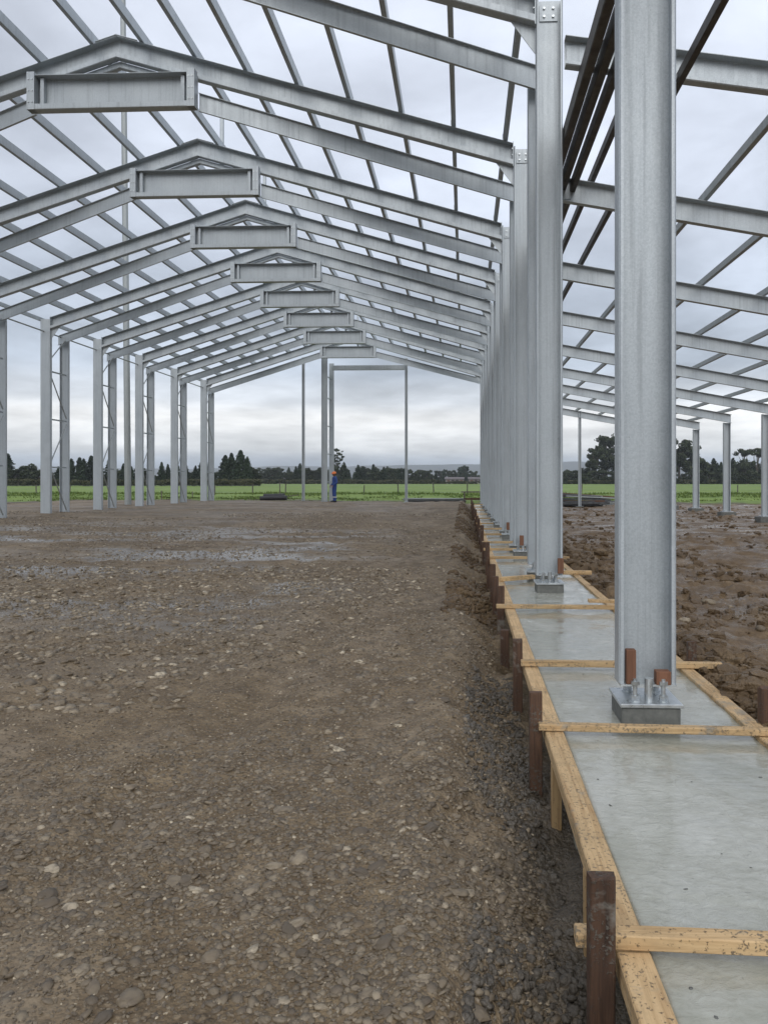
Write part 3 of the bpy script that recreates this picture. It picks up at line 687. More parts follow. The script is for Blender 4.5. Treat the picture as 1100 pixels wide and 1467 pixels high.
for i, (f, y) in enumerate(zip(frames, FY)):
    f.location = (0, y, 0)
    k = len(FY) - 1 - i
    f['label'] = ('galvanised portal frame whose big lipped column carries two brown wedge blocks' if i == 0 else
                  'galvanised portal frame at the far gable with box tie beneath ridge' if k == 0 else
                  f'galvanised portal frame with box tie beneath ridge, {ORD[k - 1]} before the gable frame')
    if i == 0:      # only the outer column stands here
        for ch in [c for c in f.children if c.location.y > 1.0 and c.name.split('.')[0] in ('mortar_pad', 'base_plate', 'foot_plate')] + [c for c in f.children if c.get('inner')]:
            for g in list(ch.children): bpy.data.objects.remove(g)
            bpy.data.objects.remove(ch)
    if i >= 3: add_roof_post(f)

# brown blocks wedged at the first column, and on later ones
def block(c, size, label, rz=0.0):
    bm = bmesh.new(); add_box(bm, (0, 0, size[2] / 2), size, None, 0.003)
    o = mesh_obj('wedge_block', bm_mesh('wedge_block', bm), BLOCK); o.location = c; o.rotation_euler = (0, 0, rz)
    return tag(o, label, 'block', 'brown packing blocks at the column feet')
zc0 = CZ + 0.134 + 0.0965
block((CX - 0.105, FY[0] - 0.075, zc0), (0.058, 0.055, 0.21), 'tall red-brown block standing inside the foot of the first column')
block((CX + 0.088, FY[0] - 0.080, zc0), (0.088, 0.07, 0.082), 'squat red-brown block beside the tall one in the first column foot')
block((CX + 0.14, FY[1] - 0.11, zc0 + 0.02), (0.075, 0.05, 0.20), 'orange-brown block at the right edge of the second column foot')
block((CX - 0.03, FY[2] - 0.11, zc0), (0.075, 0.05, 0.19), 'orange-brown block at the foot of the third column on the strip')
block((CX - 0.03, FY[3] - 0.11, zc0), (0.075, 0.05, 0.19), 'orange-brown block at the foot of the fourth column on the strip')

# ------------------------------------------------------------------ purlins, eave members
def purlin(x, z, y0, y1, name, label, group, h=0.21, b=0.085, slope=0.0, open_=-1, cat='purlin', mat=None):
    dvec = Vector((0, 0, 1)); o = channel(name, (0, 0, 0), (0, y1 - y0, 0), UP, (open_, 0, 0), h, b, mat or STEEL, None, lip=0.016, t=0.005, rc=0.006)
    o.location = (x, y0, z); return tag(o, label, cat, group)
ORD2 = ['first', 'second', 'third', 'fourth', 'fifth', 'sixth', 'seventh', 'eighth']
for i, x in enumerate(PURX):
    right = i < 8
    purlin(x + 0.045, u_top(x) + 0.118, 4.4, 46.0, 'roof_purlin',
           f'{ORD2[i % 8]} purlin down from the ridge on the {"strip footing" if right else "pasture wall"} side of the main roof', 'purlins of the main roof')
purlin(LX - 0.21, LE + 0.02, 4.4, 46.4, 'eave_strut', 'galvanised eave strut along the tops of the far column row', 'longitudinal members of the far wall', 0.14, 0.06, cat='strut')
o = cyl_obj('tie_rod', (0, 0, 0), (0, 42, 0), 0.028, STEEL_OLD, None, 8); o.location = (LX - 0.05, 4.4, LE - 0.45)
tag(o, 'thin round tie rod just below the eave strut of the far column row', 'rod')
# eave beams on the right side of the strip columns
ah = lambda x: 4.98 - 0.185 * x + ZC
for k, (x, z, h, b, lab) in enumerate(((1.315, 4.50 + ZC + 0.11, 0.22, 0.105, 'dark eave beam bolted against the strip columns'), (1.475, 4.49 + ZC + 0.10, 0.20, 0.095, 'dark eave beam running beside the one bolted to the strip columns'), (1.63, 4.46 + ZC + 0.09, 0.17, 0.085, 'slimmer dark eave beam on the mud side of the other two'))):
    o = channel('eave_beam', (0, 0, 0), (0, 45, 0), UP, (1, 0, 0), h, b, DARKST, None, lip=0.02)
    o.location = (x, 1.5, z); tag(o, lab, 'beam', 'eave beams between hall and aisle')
AISLE_X = 11.3
RY = [9.0, 12.0, 16.25, 20.5, 24.9, 29.3, 33.6, 38.0, 42.4]
AP = [1.94, 2.42, 3.66, 4.92, 6.18, 7.44, 8.70, 9.96, 11.15]
for i, x in enumerate(AP):
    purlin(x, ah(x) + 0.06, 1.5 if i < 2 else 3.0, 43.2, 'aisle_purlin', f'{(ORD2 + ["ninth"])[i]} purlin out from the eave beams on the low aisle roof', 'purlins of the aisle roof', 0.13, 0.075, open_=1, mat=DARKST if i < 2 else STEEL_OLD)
for i, y in enumerate(RY):
    fr = thing('lean_to_frame', f'low lean-to aisle frame, {(ORD2 + ["ninth"])[8 - i]} from the gable end beyond the mud', 'steel frame', (AISLE_X, y, 0), 'lean-to frames of the aisle')
    x0 = 1.33 if i else 1.16
    dz = 0.0 if i else 0.40
    channel('rafter', (x0 - AISLE_X, 0, ah(x0) - 0.22 + dz), (0.15, 0, ah(AISLE_X + 0.15) - 0.22 + dz * 1.8), UP, FR, 0.36 if i else 0.34, 0.13, STEEL, fr, lip=0 if i else 0.05, top=0)
    channel('column', (0, 0.14, 0.26), (0, 0.14, ah(AISLE_X) - 0.41 + dz * 1.8), (1, 0, 0), FR, 0.30, 0.14, STEEL, fr)
    box_obj('base_plate', (0, 0.07, 0.25), (0.42, 0.42, 0.025), ZINC, fr)
    box_obj('plinth', (0, 0.07, 0.09), (0.62, 0.6, 0.29), MORTAR, fr, None, 0.015)
    box_obj('connection_plate', (x0 - AISLE_X + 0.17, -0.02, ah(x0) - 0.25 + dz), (0.30, 0.012, 0.26), STEEL, fr)
    if i == 8:
        channel('gable_post', (6.3 - AISLE_X, 0, 0.18), (6.3 - AISLE_X, 0, ah(6.3) - 0.02), (1, 0, 0), FR, 0.16, 0.1, STEEL, fr)
        box_obj('base_plate', (6.3 - AISLE_X, 0, 0.16), (0.4, 0.4, 0.04), MORTAR, fr)
# ------------------------------------------------------------------ far gable: wind post pair, slim posts, girt
gY = 46.75
def gx(px): return P(px, 690, gY).x
gw = thing('gable_post', 'heavy double wind post standing in the far gable beside the worker', 'steel post', (gx(466.5), gY, 0.3))
channel('post', (0, -0.3, -0.1), (0, -0.3, 7.5 + ZC - 0.3), (1, 0, 0), FR, 0.36, 0.14, STEEL, gw)
channel('post', (0.20, 0.9, -0.1), (0.20, 0.9, 7.30 + ZC - 0.3), (1, 0, 0), BK, 0.30, 0.14, STEEL, gw)
for z in (1.2, 2.9, 4.6, 6.3, 7.6): channel('lacing_bar', (0.16, -0.3, z), (0.16, 0.9, z), UP, (1, 0, 0), 0.055, 0.03, STEEL, gw, lip=0.008, t=0.005, rc=0.004)
for px, ytop, lab in ((435, 512, 'slim gable post standing left of the double wind post'), (582, 513, 'slim gable post rising behind the stacked sections')):
    g = thing('gable_post', lab, 'steel post', (gx(px), gY, 0.25), 'slim posts of the far gable')
    channel('post', (0, 0, -0.1), (0, 0, P(px, ytop, gY).z - 0.25), (1, 0, 0), FR, 0.17, 0.12, STEEL, g)
    box_obj('base_plate', (0, 0, 0.02), (0.3, 0.3, 0.03), STEEL, g)
a = P(478, 521, gY + 0.9); b = P(583, 521, gY + 0.9)
o = channel('gable_girt', (0, 0, 0), (b.x - a.x, 0, 0), UP, BK, 0.30, 0.12, STEEL); o.location = (a.x, gY + 0.2, P(520, 526, gY).z)
tag(o, 'horizontal girt joining the double wind post to the slim gable post', 'beam')

# tall mast outside the far wall
p = P(184, 724, 38.5)
mast = thing('steel_mast', 'tall slender grey mast rising past the roof outside the far column row', 'mast', (p.x, 38.5, p.z))
q = P(177, 0, 38.5)
bm = bmesh.new(); add_cyl(bm, (0, 0, -0.3), ((q.x - p.x) * 1.1, 0, 26.5), 0.165, 14, 0.13)
mesh_obj('shaft', bm_mesh('shaft', bm, False), STEEL_OLD, mast)
box_obj('base_plate', (0, 0, 0.02), (0.5, 0.5, 0.04), STEEL_OLD, mast)

# ------------------------------------------------------------------ worker
ORANGE = mk_plain('orange_helmet', (0.75, 0.17, 0.03), (0.85, 0.23, 0.05), 0.4, 5)
BLUE = mk_plain('blue_overall', (0.020, 0.048, 0.18), (0.040, 0.085, 0.28), 0.85, 9, 0, 0.5, 0.02)
SKIN = mk_plain('skin', (0.22, 0.10, 0.065), (0.28, 0.13, 0.085), 0.6, 8)
REFL = mk_plain('reflective_band', (0.55, 0.56, 0.56), (0.68, 0.69, 0.68), 0.4, 8)
BOOT = mk_plain('boot', (0.015, 0.014, 0.015), (0.03, 0.026, 0.024), 0.6, 8)
def skin_mesh(name, verts, edges, radii, mat, parent, sub=2, root=0):
    me = bpy.data.meshes.new(name); me.from_pydata(verts, edges, []); 
    o = mesh_obj(name, me, mat, parent)
    sk = o.modifiers.new('skin', 'SKIN'); sk.use_smooth_shade = True
    for i, r in enumerate(radii):
        d = me.skin_vertices[0].data[i]; d.radius = r if isinstance(r, tuple) else (r, r); d.use_root = (i == root)
    ss = o.modifiers.new('sub', 'SUBSURF'); ss.levels = sub; ss.render_levels = sub
    return o
wp = P(479, 717, 46.0)
wz = float(gravel_z(np.array([wp.x]), np.array([46.0]))[0])
man = thing('person', 'worker in blue overalls and orange hard hat standing with hands at waist', 'person', (wp.x, 46.0, wz))
man.rotation_euler = (0, 0, rad(-62)); man.scale = (1.12, 1.12, 1.02)
# local frame: faces -y before rotation, x to his left
V = [(0, 0, .95), (0, 0, 1.12), (0, .01, 1.30), (0, .015, 1.45), (0, 0.0, 1.53),
     (.10, 0, .88), (.11, -.015, .50), (.115, .02, .12), (.118, -.06, .06),
     (-.10, 0, .88), (-.11, -.005, .50), (-.115, .04, .12), (-.118, -.04, .06),
     (.19, .01, 1.42), (.26, .06, 1.15), (.20, -.12, 1.00),
     (-.19, .01, 1.42), (-.26, .06, 1.15), (-.18, -.12, 1.00)]
E_ = [(0, 1), (1, 2), (2, 3), (3, 4), (0, 5), (5, 6), (6, 7), (7, 8), (0, 9), (9, 10), (10, 11), (11, 12), (3, 13), (13, 14), (14, 15), (3, 16), (16, 17), (17, 18)]
RR = [(.17, .13), (.165, .125), (.19, .13), (.13, .10), .065, (.105, .11), .08, .075, .05, (.105, .11), .08, .075, .05, .075, .058, .048, .075, .058, .048]
body = skin_mesh('body', V, E_, RR, BLUE, man)
def head_mesh():
    bm = bmesh.new(); bmesh.ops.create_uvsphere(bm, u_segments=20, v_segments=14, radius=1)
    for v in bm.verts:
        x, y, z = v.co; k = 1 - 0.18 * max(0, -z); v.co = Vector((x * 0.076 * k, y * 0.098 * k, z * 0.125))
        if y < -0.8 and -0.35 < z < 0.15 and abs(x) < 0.3: v.co.y -= 0.022
        if y < -0.6 and z < -0.75: v.co.y -= 0.012
    return bm_mesh('head', bm, True)
hd = mesh_obj('head', head_mesh(), SKIN, man); hd.location = (0, -0.02, 1.645); hd.rotation_euler = (0.12, 0, 0.25)
for s_ in (-1, 1):
    b = bmesh.new(); bmesh.ops.create_icosphere(b, subdivisions=2, radius=0.012, matrix=Matrix.Translation((s_ * .03, -.088, .01))); mesh_obj('eye', bm_mesh('eye', b, True), BOOT, hd)
    b = bmesh.new(); bmesh.ops.create_icosphere(b, subdivisions=2, radius=1, matrix=Matrix.Translation((s_ * .076, .005, -.005)) @ Matrix.Diagonal((.012, .022, .032, 1))); mesh_obj('ear', bm_mesh('ear', b, True), SKIN, hd)
b = bmesh.new(); add_box(b, (0, -.088, -.062), (.045, .012, .008)); mesh_obj('mouth', bm_mesh('mouth', b), RUST, hd)
b = bmesh.new(); bmesh.ops.create_uvsphere(b, u_segments=24, v_segments=12, radius=1)
for v in b.verts:
    x, y, z = v.co; v.co = Vector((x * .108, y * .132, max(z, -0.12) * .118))
helm = mesh_obj('hard_hat', bm_mesh('hard_hat', b, True), ORANGE, man); helm.location = (0, -0.015, 1.70); helm.rotation_euler = (0.1, 0, 0.25)
b = bmesh.new(); bmesh.ops.create_cone(b, cap_ends=True, segments=24, radius1=.128, radius2=.12, depth=.012, matrix=Matrix.Translation((0, -.035, -.012)) @ Matrix.Diagonal((.95, 1.16, 1, 1)))
mesh_obj('brim', bm_mesh('brim', b), ORANGE, helm)
def hand(sx):
    o = None
    base = Vector((sx * .19, -.13, .985)); 
    verts = [tuple(base), tuple(base + Vector((-sx * .01, -.03, -.05)))]; edges = [(0, 1)]; rad_ = [.032, .036]
    for k in range(4):
        f0 = base + Vector((-sx * (.035 - .018 * k), -.045, -.075)); f1 = f0 + Vector((0, -.004, -.035 - .006 * (1.5 - abs(k - 1.5)))); f2 = f1 + Vector((0, .014, -.026))
        n0 = len(verts); verts += [tuple(f0), tuple(f1), tuple(f2)]; edges += [(1, n0), (n0, n0 + 1), (n0 + 1, n0 + 2)]; rad_ += [.010, .0095, .008]
    t0 = base + Vector((-sx * .05, -.05, -.03)); t1 = t0 + Vector((-sx * .008, -.025, -.03)); n0 = len(verts)
    verts += [tuple(t0), tuple(t1)]; edges += [(0, n0), (n0, n0 + 1)]; rad_ += [.012, .010]
    return skin_mesh('hand', verts, edges, rad_, SKIN, man, 1)
hand(1); hand(-1)
for (x, y) in ((.115, .01), (-.115, .03)):
    b = bmesh.new(); bmesh.ops.create_cone(b, cap_ends=False, segments=18, radius1=.090, radius2=.090, depth=.055, matrix=Matrix.Translation((x, y, .30))); mesh_obj('reflective_band', bm_mesh('reflective_band', b, True), REFL, man)
    b = bmesh.new(); add_box(b, (x, y - .06, .045), (.105, .29, .09), None, .03); mesh_obj('boot', bm_mesh('boot', b), BOOT, man)

# ------------------------------------------------------------------ stacks and clutter at the far end
def bar(name, p0, p1, w_, h, mat, label, cat, group):
    p0 = Vector(p0); p1 = Vector(p1); d = p1 - p0
    bm = bmesh.new(); add_box(bm, (0, 0, 0), (d.length, w_, h), None, 0.004)
    o = mesh_obj(name, bm_mesh(name, bm), mat); o.location = (p0 + p1) / 2
    o.rotation_euler = d.to_track_quat('X', 'Z').to_euler(); return tag(o, label, cat, group)
DKST = mk_plain('dark_grey_steel', (0.05, 0.052, 0.055), (0.13, 0.135, 0.14), 0.5, 6, 0.4)
zf = 0.30
for k in range(6):
    row = k // 3; j = k % 3
    y = 48.0 + j * 0.28
    xa = P(577, 700, y).x + R.uniform(0, 0.25); xb = P(672, 700, y).x - R.uniform(0, 0.5) - row * 0.25
    o = channel('steel_section', (0, 0, 0), (xb - xa, 0, 0), UP, FR, 0.12, 0.20, STEEL_OLD if row else DKST, None, lip=0.02); o.location = (xa, y, zf - 0.02 + row * 0.13)
    tag(o, 'dark steel section in the flat stack behind the slim gable post', 'steel section', 'stacked sections at the gable')
for k in range(26):
    t_ = k / 26; y = 44.0 + R.uniform(0, 1.6); lv = R.random()
    z = 0.22 + 0.58 * lv * R.random(); L_ = R.uniform(2.2, 3.6); xm = 6.9 + R.uniform(-0.5, 0.6)
    z = 0.18 + (k % 6) * 0.11
    an = R.uniform(-0.07, 0.05) - (0.05 if k % 6 > 3 else 0)
    bar('scrap_beam', (xm - L_ / 2, y + R.uniform(-.2, .2), z - an), (xm + L_ / 2, y + R.uniform(-.2, .2), z + an), R.uniform(.10, .2), R.uniform(.05, .11), R.choice([DKST, OLDWOOD, RUST, DKST, STEEL_OLD]), 'beam or plank in the untidy pile near the aisle gable post', 'beam', 'untidy pile by the aisle gable post')
tr = thing('timber_trestle', 'low weathered timber trestle at the far end of the concrete strip', 'trestle', (0.45, 47.3, 0.1))
box_obj('top', (0.1, 0, 0.78), (1.5, 0.5, 0.07), OLDWOOD, tr)
for dx in (-0.45, 0.7): box_obj('leg', (dx, 0, 0.37), (0.09, 0.4, 0.75), OLDWOOD, tr)
box_obj('rail', (0.1, -0.1, 0.35), (1.2, 0.05, 0.12), RUST, tr)
y = 49.6
for k in range(3):
    a = P(373 + 5 * k, 714.0 - 3.0 * (k == 1), y + k * 0.28); b = P(411 - 3 * k, 713.2 - 3.0 * (k == 1), y + k * 0.28)
    o = cyl_obj('drain_pipe', (0, 0, 0), b - a, 0.15, BLACK, None, 16); o.location = (a.x, a.y, a.z)
    tag(o, 'black plastic drain pipe lying on the soil beyond the gravel', 'pipe', 'black pipes beyond the gravel')
a = P(366, 716, 50.4); b = P(428, 709, 50.4)
bar('timber_plank', (a.x, 50.4, a.z), (b.x, 50.4, b.z), 0.12, 0.05, OLDWOOD, 'long grey plank leaning across the black pipes', 'plank', None)
for px, yt, yb_, yy_ in ((401, 690, 716, 52.0), (232, 703, 718, 52), (276, 704, 716, 55)):
    a = P(px, yb_, yy_); b = P(px, yt, yy_)
    o = cyl_obj('marker_post', (0, 0, 0), (0, 0, b.z - a.z + 0.3), 0.035, OLDWOOD, None, 8); o.location = (a.x, yy_, a.z - 0.3)
    tag(o, 'thin dark marker post in the rough grass beyond the pad', 'post', 'marker posts beyond the pad')
for px0, px1, py, yy_ in ((2, 19, 721, 47.6), (12, 56, 727, 45.5), (0, 30, 733, 43)):
    a = P(px0, py, yy_); b = P(px1, py, yy_)
    bar('timber_plank', a, b, 0.25, 0.06, OLDWOOD, 'weathered plank lying on the soil outside the far column row', 'plank', 'planks outside the far column row')
# fence
FENCE = mk_plain('fence_post_wood', (0.06, 0.055, 0.045), (0.15, 0.14, 0.115), 0.9, 8)
fpx = list(range(-20, 1180, 1))
x = -75.0; fposts = []
fence = thing('wire_fence', 'low post and wire fence along the near edge of the pasture', 'fence', (0, 66, 0.2))
fm = bmesh.new(); add_cyl(fm, (0, 0, -0.2), (0, 0, 1.15), 0.055, 8, 0.05); fme = bm_mesh('fence_post', fm); fme.materials.append(FENCE)
while x < 60:
    o = link(bpy.data.objects.new('post', fme), fence); o.location = (x, R.uniform(-.1, .1), 0); o.rotation_euler = (R.uniform(-.05, .05), R.uniform(-.06, .06), 0); o.scale = (1, 1, R.uniform(.8, 1.1))
    x += R.uniform(2.6, 3.6)
for z in (0.35, 0.65, 0.95): cyl_obj('wire', (-75, 0, z), (60, 0, z), 0.006, STEEL_OLD, fence, 5)

# ------------------------------------------------------------------ vegetation
def leaf_cloud(name, pts, size, mat, tone, flat=0.0, parent=None):
    n = len(pts); d1 = NR.normal(0, 1, (n, 3)); d1[:, 2] *= (1 - flat); d1 /= np.linalg.norm(d1, axis=1, keepdims=True)
    d2 = np.cross(d1, NR.normal(0, 1, (n, 3))); d2 /= np.linalg.norm(d2, axis=1, keepdims=True)
    s1 = (size * NR.uniform(0.6, 1.3, n))[:, None]; s2 = s1 * NR.uniform(0.4, 0.8, n)[:, None]
    co = np.stack([pts - d1 * s1, pts + d2 * s2, pts + d1 * s1, pts - d2 * s2], 1).reshape(-1, 3)
    f = np.arange(4 * n).reshape(n, 4)
    return np_mesh(name, co, f, mat, False, np.repeat(tone, 4))
def trunk_mesh(h, r, limbs, seed):
    rr = random.Random(seed); bm = bmesh.new(); add_cyl(bm, (0, 0, -0.5), (rr.uniform(-.1, .1), rr.uniform(-.1, .1), h), r, 8, r * 0.35)
    for (z0, e) in limbs: add_cyl(bm, (0, 0, z0), e, r * 0.4, 6, r * 0.12)
    return bm_mesh('trunk', bm)
def conifer(seed, h=11.0, wid=2.0, n=1700, bare=0.06):
    rr = np.random.RandomState(seed); z = bare + (1 - bare) * rr.beta(1.0, 1.35, n)
    lay = 0.75 + 0.35 * np.abs(np.sin(z * 26 + seed)); ang = rr.uniform(0, 6.283, n)
    side = 0.45 + 0.85 * vnoise(ang * 1.5 + seed, z * 9, seed)
    r = wid * (1 - z) ** 0.68 * lay * side * np.sqrt(rr.uniform(0.05, 1, n)) + 0.08
    pts = np.stack([np.cos(ang) * r, np.sin(ang) * r, z * h - r * 0.18], -1)
    me = leaf_cloud('crown', pts, 0.34, LEAF_CON, np.clip(vnoise(ang * 2, z * 12, seed) * 0.8 + rr.uniform(-.2, .3, n), 0, 1), 0.5)
    tr_ = trunk_mesh(h * 0.9, 0.22, [], seed); tr_.materials.append(BARK)
    return tr_, me
def blobtree(seed, h, blobs, n, mat, size=0.45, trunk=0.3, fork=None):
    rr = np.random.RandomState(seed); pts = []; tn = []
    vol = np.array([b[3] ** 2 for b in blobs]); vol = vol / vol.sum()
    for (bx, by, bz, br), q in zip(blobs, vol):
        k = int(n * q) + 8; d = rr.normal(0, 1, (k, 3)); d /= np.linalg.norm(d, axis=1, keepdims=True)
        rad_ = br * rr.uniform(0.35, 1.0, k) ** 0.6 * (0.75 + 0.5 * vnoise(d[:, 0] * 3 + bx + 9, d[:, 2] * 3 + bz + 9, seed))
        p_ = d * rad_[:, None] * np.array([1, 1, 0.72]) + np.array([bx, by, bz]); pts.append(p_)
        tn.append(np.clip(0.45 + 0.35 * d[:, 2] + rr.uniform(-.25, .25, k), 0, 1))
    pts = np.concatenate(pts); tn = np.concatenate(tn)
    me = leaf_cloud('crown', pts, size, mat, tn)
    lim = [(h * rr.uniform(0.2, 0.5), (b[0] * 0.8, b[1] * 0.8, b[2])) for b in blobs[:14]]
    t_ = trunk_mesh(h * 0.8, trunk, lim, seed); t_.materials.append(BARK)
    return t_, me
def rand_blobs(seed, h, wid, nb, low=0.3, taper=0.5):
    rr = random.Random(seed); out_ = []
    for i in range(nb):
        f = rr.uniform(low, 0.95); wv = wid * (1 - taper * abs(f - 0.55) * 2) * rr.random() ** 0.5; a = rr.uniform(0, 6.28)
        out_.append((math.cos(a) * wv, math.sin(a) * wv, f * h, rr.uniform(0.16, 0.30) * wid + 0.3))
    return out_
PROTO = {}
for k in range(4): PROTO['con%d' % k] = conifer(200 + k, 11, 2.3 + 0.3 * k, 2200)
for k in range(3): PROTO['wide%d' % k] = conifer(230 + k, 11, 2.9 + 0.3 * k, 2400, 0.03)
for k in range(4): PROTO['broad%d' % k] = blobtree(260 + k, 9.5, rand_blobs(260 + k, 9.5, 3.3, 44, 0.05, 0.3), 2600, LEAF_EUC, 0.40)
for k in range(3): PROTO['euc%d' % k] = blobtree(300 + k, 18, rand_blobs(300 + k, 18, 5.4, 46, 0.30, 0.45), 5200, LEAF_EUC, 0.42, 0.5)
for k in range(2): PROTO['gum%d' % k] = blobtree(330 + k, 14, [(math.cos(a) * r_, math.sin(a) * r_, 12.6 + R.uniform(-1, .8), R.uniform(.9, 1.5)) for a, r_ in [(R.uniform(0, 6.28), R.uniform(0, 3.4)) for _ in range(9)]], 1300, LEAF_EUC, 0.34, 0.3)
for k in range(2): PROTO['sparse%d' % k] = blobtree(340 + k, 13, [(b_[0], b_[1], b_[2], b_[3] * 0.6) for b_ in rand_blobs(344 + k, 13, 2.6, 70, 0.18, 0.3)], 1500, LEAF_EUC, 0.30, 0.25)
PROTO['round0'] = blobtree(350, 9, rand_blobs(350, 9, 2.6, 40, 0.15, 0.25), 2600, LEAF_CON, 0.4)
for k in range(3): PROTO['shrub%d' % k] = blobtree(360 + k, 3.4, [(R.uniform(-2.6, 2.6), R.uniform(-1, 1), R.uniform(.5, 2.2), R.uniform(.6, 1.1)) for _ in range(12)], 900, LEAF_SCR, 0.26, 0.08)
HGT = {'con': 11.0, 'wide': 11.0, 'broad': 10.0, 'euc': 18.6, 'gum': 14.0, 'sparse': 13.0, 'round': 9.2, 'shrub': 3.2}
LABT = {'con': ('narrow dark conifer in the shelter belt across the pasture', 'tree', 'narrow conifers of the shelter belt'),
        'wide': ('broad dense conifer standing above its neighbours in the shelter belt', 'tree', 'broad conifers of the shelter belt'),
        'broad': ('low rounded dark tree in the tree line across the pasture', 'tree', 'rounded trees of the tree line'),
        'euc': ('big dark eucalypt towering over the trees beyond the mud', 'tree', 'big eucalypts beyond the mud'),
        'gum': ('flat-topped gum with bare stems rising above the pines', 'tree', 'flat-topped gums above the pines'),
        'sparse': ('tall open-crowned tree with sky showing through its branches', 'tree', 'open-crowned trees of the tree line'),
        'round': ('dome-shaped solitary dark tree beside the low farm sheds', 'tree', None),
        'shrub': ('olive scrub bush at the foot of the tree line', 'bush', 'scrub bushes along the pasture edge')}
NAMET = {'con': 'conifer_tree', 'wide': 'conifer_tree', 'broad': 'broadleaf_tree', 'euc': 'eucalypt_tree', 'gum': 'gum_tree', 'sparse': 'open_tree', 'round': 'round_tree', 'shrub': 'scrub_bush'}
def plant(kind, px, ytop, Y, zb=0.25, wid=1.0):
    k = kind + str(R.randrange(len([q for q in PROTO if q.startswith(kind) and q[len(kind):].isdigit()])))
    tm, cm = PROTO[k]; p = P(px, ytop, Y); h = p.z - zb
    lab, cat, grp = LABT[kind]
    t = thing(NAMET[kind], lab, cat, (p.x, Y, zb), grp); s = h / HGT[kind]
    t.scale = (s * wid, s * wid, s); t.rotation_euler = (0, 0, R.uniform(0, 6.28))
    link(bpy.data.objects.new('trunk', tm), t); link(bpy.data.objects.new('crown', cm), t)
    return t
YT = 190
for px, yt, kd, wd in ((12, 650, 'con', 1.5), (22, 668, 'broad', 1), (43, 663, 'broad', 1.0), (33, 676, 'broad', 1.2), (57, 671, 'broad', 1), (83, 668, 'con', 1.2), (104, 657, 'con', 1.3), (113, 655, 'con', 1.3), (122, 657, 'con', 1.2), (131, 653, 'con', 1.4), (137, 657, 'con', 1.2), (146, 662, 'con', 1),
                       (156, 658, 'con', 1.0), (167, 668, 'broad', 1), (177, 664, 'con', 1), (190, 668, 'con', 1), (199, 661, 'con', 1.1), (207, 669, 'broad', 1), (219, 668, 'con', 1), (232, 662, 'con', 1), (240, 665, 'con', 1), (249, 663, 'con', 1), (256, 667, 'con', 1), (268, 666, 'con', 1), (281, 667, 'con', 1), (290, 661, 'con', 1.1),
                       (297, 663, 'broad', .9), (306, 669, 'con', 1), (323, 652, 'con', 1.3), (331, 649, 'wide', 1.0), (345, 645, 'wide', 1.15), (355, 654, 'wide', 1.0), (363, 668, 'broad', 1)):
    plant(kd, px + R.uniform(-1.5, 1.5), yt, YT + R.uniform(-12, 14), 0.2, wd * 1.05)
for px in range(-40, 372, 11): plant('broad', px + R.uniform(-4, 4), 676 + R.uniform(-4, 4), YT + R.uniform(4, 26), 0.2, 1.25)
for px in range(-40, 372, 9): plant('shrub', px + R.uniform(-4, 4), 685 + R.uniform(-2, 2), YT - 16 + R.uniform(-4, 4), 0.15, 1.1)
YT = 300
px = 372
while px < 690:
    plant(R.choice(['con', 'broad', 'broad', 'broad']), px, R.uniform(667, 677) + (3 if px > 580 else 0), (YT if px < 628 else 440) + R.uniform(-10, 40), 0.25, 1.25); px += R.uniform(4.5, 8)
for px, yt, kd, wd in ((430, 664, 'con', 1.3), (424, 668, 'con', 1.2), (445, 671, 'broad', 1.2), (483, 641, 'sparse', 1.0), (493, 664, 'con', 1.5), (513, 666, 'con', 1.4), (520, 668, 'con', 1.3), (535, 665, 'con', 1.4), (541, 668, 'broad', 1.1), (550, 669, 'con', 1.5), (572, 671, 'con', 1.4), (580, 670, 'con', 1.3)):
    plant(kd, px, yt, YT - 15 + R.uniform(-5, 5), 0.25, wd)
for px in range(366, 700, 8): plant('shrub', px + R.uniform(-3, 3), (686 if px < 625 else 688.5) + R.uniform(-1.2, 1.0), YT - 26 + R.uniform(-4, 4), 0.15, 1.5)
plant('round', 664, 666, 410, 1.0, 1.15)
for px, yt, kd, wd in ((868, 621, 'euc', 1.05), (895, 628, 'euc', 1.0), (853, 640, 'euc', 0.9), (925, 624, 'euc', 1.0), (950, 626, 'euc', 1.0), (972, 627, 'euc', 1.1), (990, 632, 'euc', 1.0), (838, 668, 'broad', 1.2), (826, 671, 'broad', 1.2), (815, 672, 'broad', 1.2), (808, 674, 'broad', 1.2),
                       (1066, 643, 'gum', 1.0), (1084, 642, 'gum', 1.2), (1098, 646, 'gum', 1.0), (1130, 645, 'gum', 1.1)):
    plant(kd, px, yt, 285 + R.uniform(-6, 10), 0.25, wd)
px = 1000
while px < 1190:
    plant(R.choice(['con', 'con', 'broad']), px, R.uniform(655, 664), 280 + R.uniform(-10, 25), 0.25, 1.25); px += R.uniform(5, 8)
px = 700
while px < 1190:
    plant('broad', px, R.uniform(672, 679), 270 + R.uniform(-8, 15), 0.25, 1.4); px += R.uniform(9, 14)
for px in range(700, 1190, 9): plant('shrub', px + R.uniform(-3, 3), 686 + R.uniform(-1.2, 1.0), YT - 30 + R.uniform(-4, 4), 0.15, 1.5)

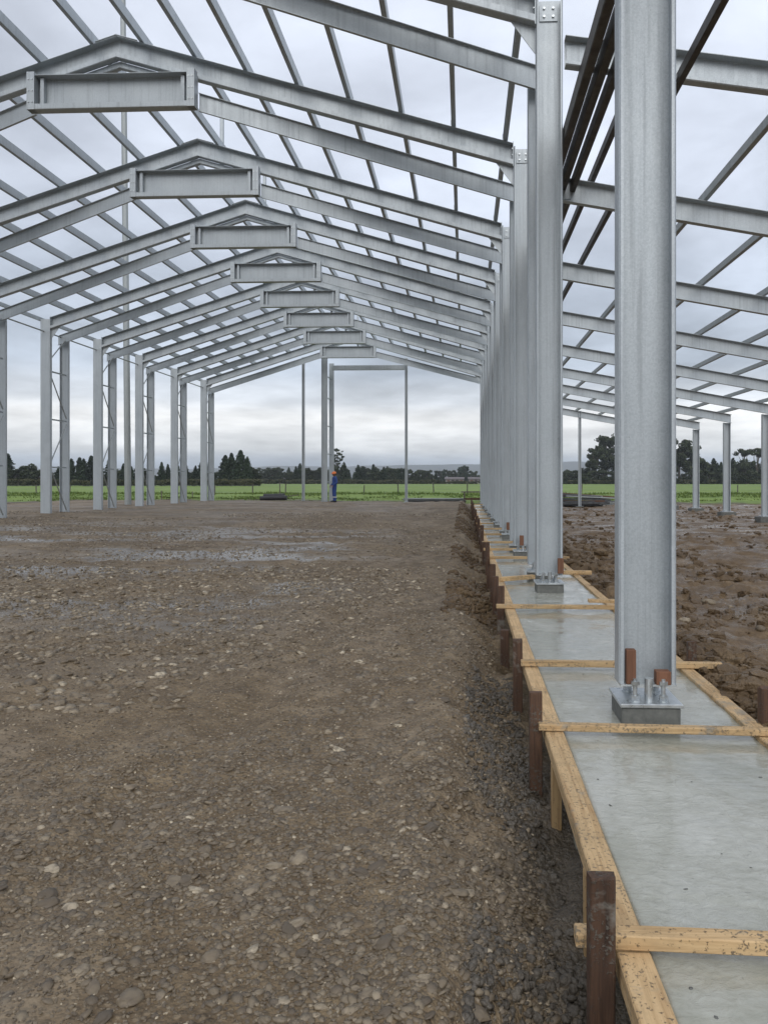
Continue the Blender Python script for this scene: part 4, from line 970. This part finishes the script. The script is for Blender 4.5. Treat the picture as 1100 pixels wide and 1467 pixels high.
# rough grass on the verge between the pad and the field
n = 60000; X = NR.uniform(-62, 52, n); Y = 50.5 + NR.uniform(0, 1, n) ** 1.2 * 20
band = np.exp(-((Y - 64) / 3.0) ** 2)
m_ = fbm(X * 0.35, Y * 0.35, 3, 120) + 0.25 * band + NR.uniform(-.1, .1, n) > 0.56; X, Y = X[m_], Y[m_]
pts = np.stack([X, Y, field_z(X, Y) + 0.08], -1)
hgt = NR.uniform(0.06, 0.20, len(X)) * (0.7 + 0.6 * np.exp(-((Y - 64) / 3.0) ** 2))
co = []; a = NR.uniform(0, 6.28, len(X)); dx = np.stack([np.cos(a), np.sin(a), np.zeros(len(X))], -1) * 0.05
top = pts + np.stack([NR.normal(0, .08, len(X)), NR.normal(0, .08, len(X)), hgt], -1)
co = np.stack([pts - dx, pts + dx, top], 1).reshape(-1, 3)
tuft = mesh_obj('grass_tufts', np_mesh('grass_tufts', co, np.arange(len(co)).reshape(-1, 3), LEAF_GRS, False, np.repeat(NR.uniform(0, 1, len(X)), 3)), None)
tag(tuft, 'rough grass tufts on the verge behind the building pad', 'grass', None, 'stuff')

# ------------------------------------------------------------------ farm sheds, hills
SHW = mk_plain('shed_wall', (0.165, 0.157, 0.146), (0.248, 0.241, 0.224), 0.8, 1.5)
SHD = mk_plain('shed_opening', (0.03, 0.02, 0.018), (0.06, 0.035, 0.03), 0.9, 2)
SHR = mk_plain('shed_roof', (0.117, 0.096, 0.095), (0.162, 0.139, 0.140), 0.6, 1)
for (x0, x1, lab) in ((638, 664, 'long low farm shed with dull roof and dark bays across the pasture'), (671, 692, 'shorter farm shed with reddish front beyond the strip columns')):
    Y = 400; a = P(x0, 690, Y).x; b = P(x1, 690, Y).x; L_ = b - a
    sh = thing('farm_shed', lab, 'shed', ((a + b) / 2, Y, 0.5)); sh.scale = (1, 1, 0.85)
    bm = bmesh.new(); add_box(bm, (0, 0, 1.1), (L_, 5, 2.2)); mesh_obj('wall', bm_mesh('wall', bm), SHW, sh)
    bm = bmesh.new()
    v = [bm.verts.new(c) for c in ((-L_ / 2 - .4, -3, 2.15), (L_ / 2 + .4, -3, 2.15), (L_ / 2 + .4, 0, 3.2), (-L_ / 2 - .4, 0, 3.2), (-L_ / 2 - .4, 3, 2.15), (L_ / 2 + .4, 3, 2.15))]
    for q in ((0, 1, 2, 3), (3, 2, 5, 4), (0, 3, 4), (1, 5, 2), (0, 4, 5, 1)): bm.faces.new([v[i] for i in q])
    mesh_obj('roof', bm_mesh('roof', bm), SHR, sh)
    for k in range(int(L_ / 2.2)):
        bm = bmesh.new(); add_box(bm, (0, 0, 0), (1.5, 0.12, 1.5)); o = mesh_obj('bay_opening', bm_mesh('bay_opening', bm), SHD if k % 3 else RUST, sh); o.location = (-L_ / 2 + 1.6 + 2.2 * k, -2.5, 0.85)
HILL = mk_plain('forested_hill', (0.022, 0.032, 0.024), (0.05, 0.06, 0.042), 0.9, 0.01)
def hill_z(X, Y):
    u = X / 1000.0
    ridge = 45 + 50 * fbm(u * 0.9 + 3, u * 0 + 1.5, 4, 140) + 20 * np.exp(-((u - 0.1) / 1.5) ** 2)
    prof = sst(3300, 4300, Y) * (1 - 0.5 * sst(4300, 5600, Y))
    return -3 + prof * ridge * (0.8 + 0.4 * fbm(u * 3, Y / 500.0, 3, 150))
hills = mesh_obj('hills', grid_mesh('hills', np.linspace(-5500, 5500, 220), np.linspace(3200, 5600, 40), hill_z, HILL), None)
tag(hills, 'low forested hills fading to blue on the horizon', None, None, 'structure')

# ------------------------------------------------------------------ air
hz = box_obj('haze', (0, 250, 58), (12600, 12900, 124), None)
m = bpy.data.materials.new('haze_air'); m.use_nodes = True; t = m.node_tree; t.nodes.clear()
o_ = t.nodes.new('ShaderNodeOutputMaterial'); pv = t.nodes.new('ShaderNodeVolumePrincipled')
pv.inputs['Color'].default_value = (0.88, 0.94, 1.0, 1); pv.inputs['Density'].default_value = 0.00024; pv.inputs['Anisotropy'].default_value = 0.0
t.links.new(pv.outputs[0], o_.inputs['Volume']); hz.data.materials.append(m); hz['kind'] = 'stuff'
tag(hz, 'thin blue haze over the pasture and hills')
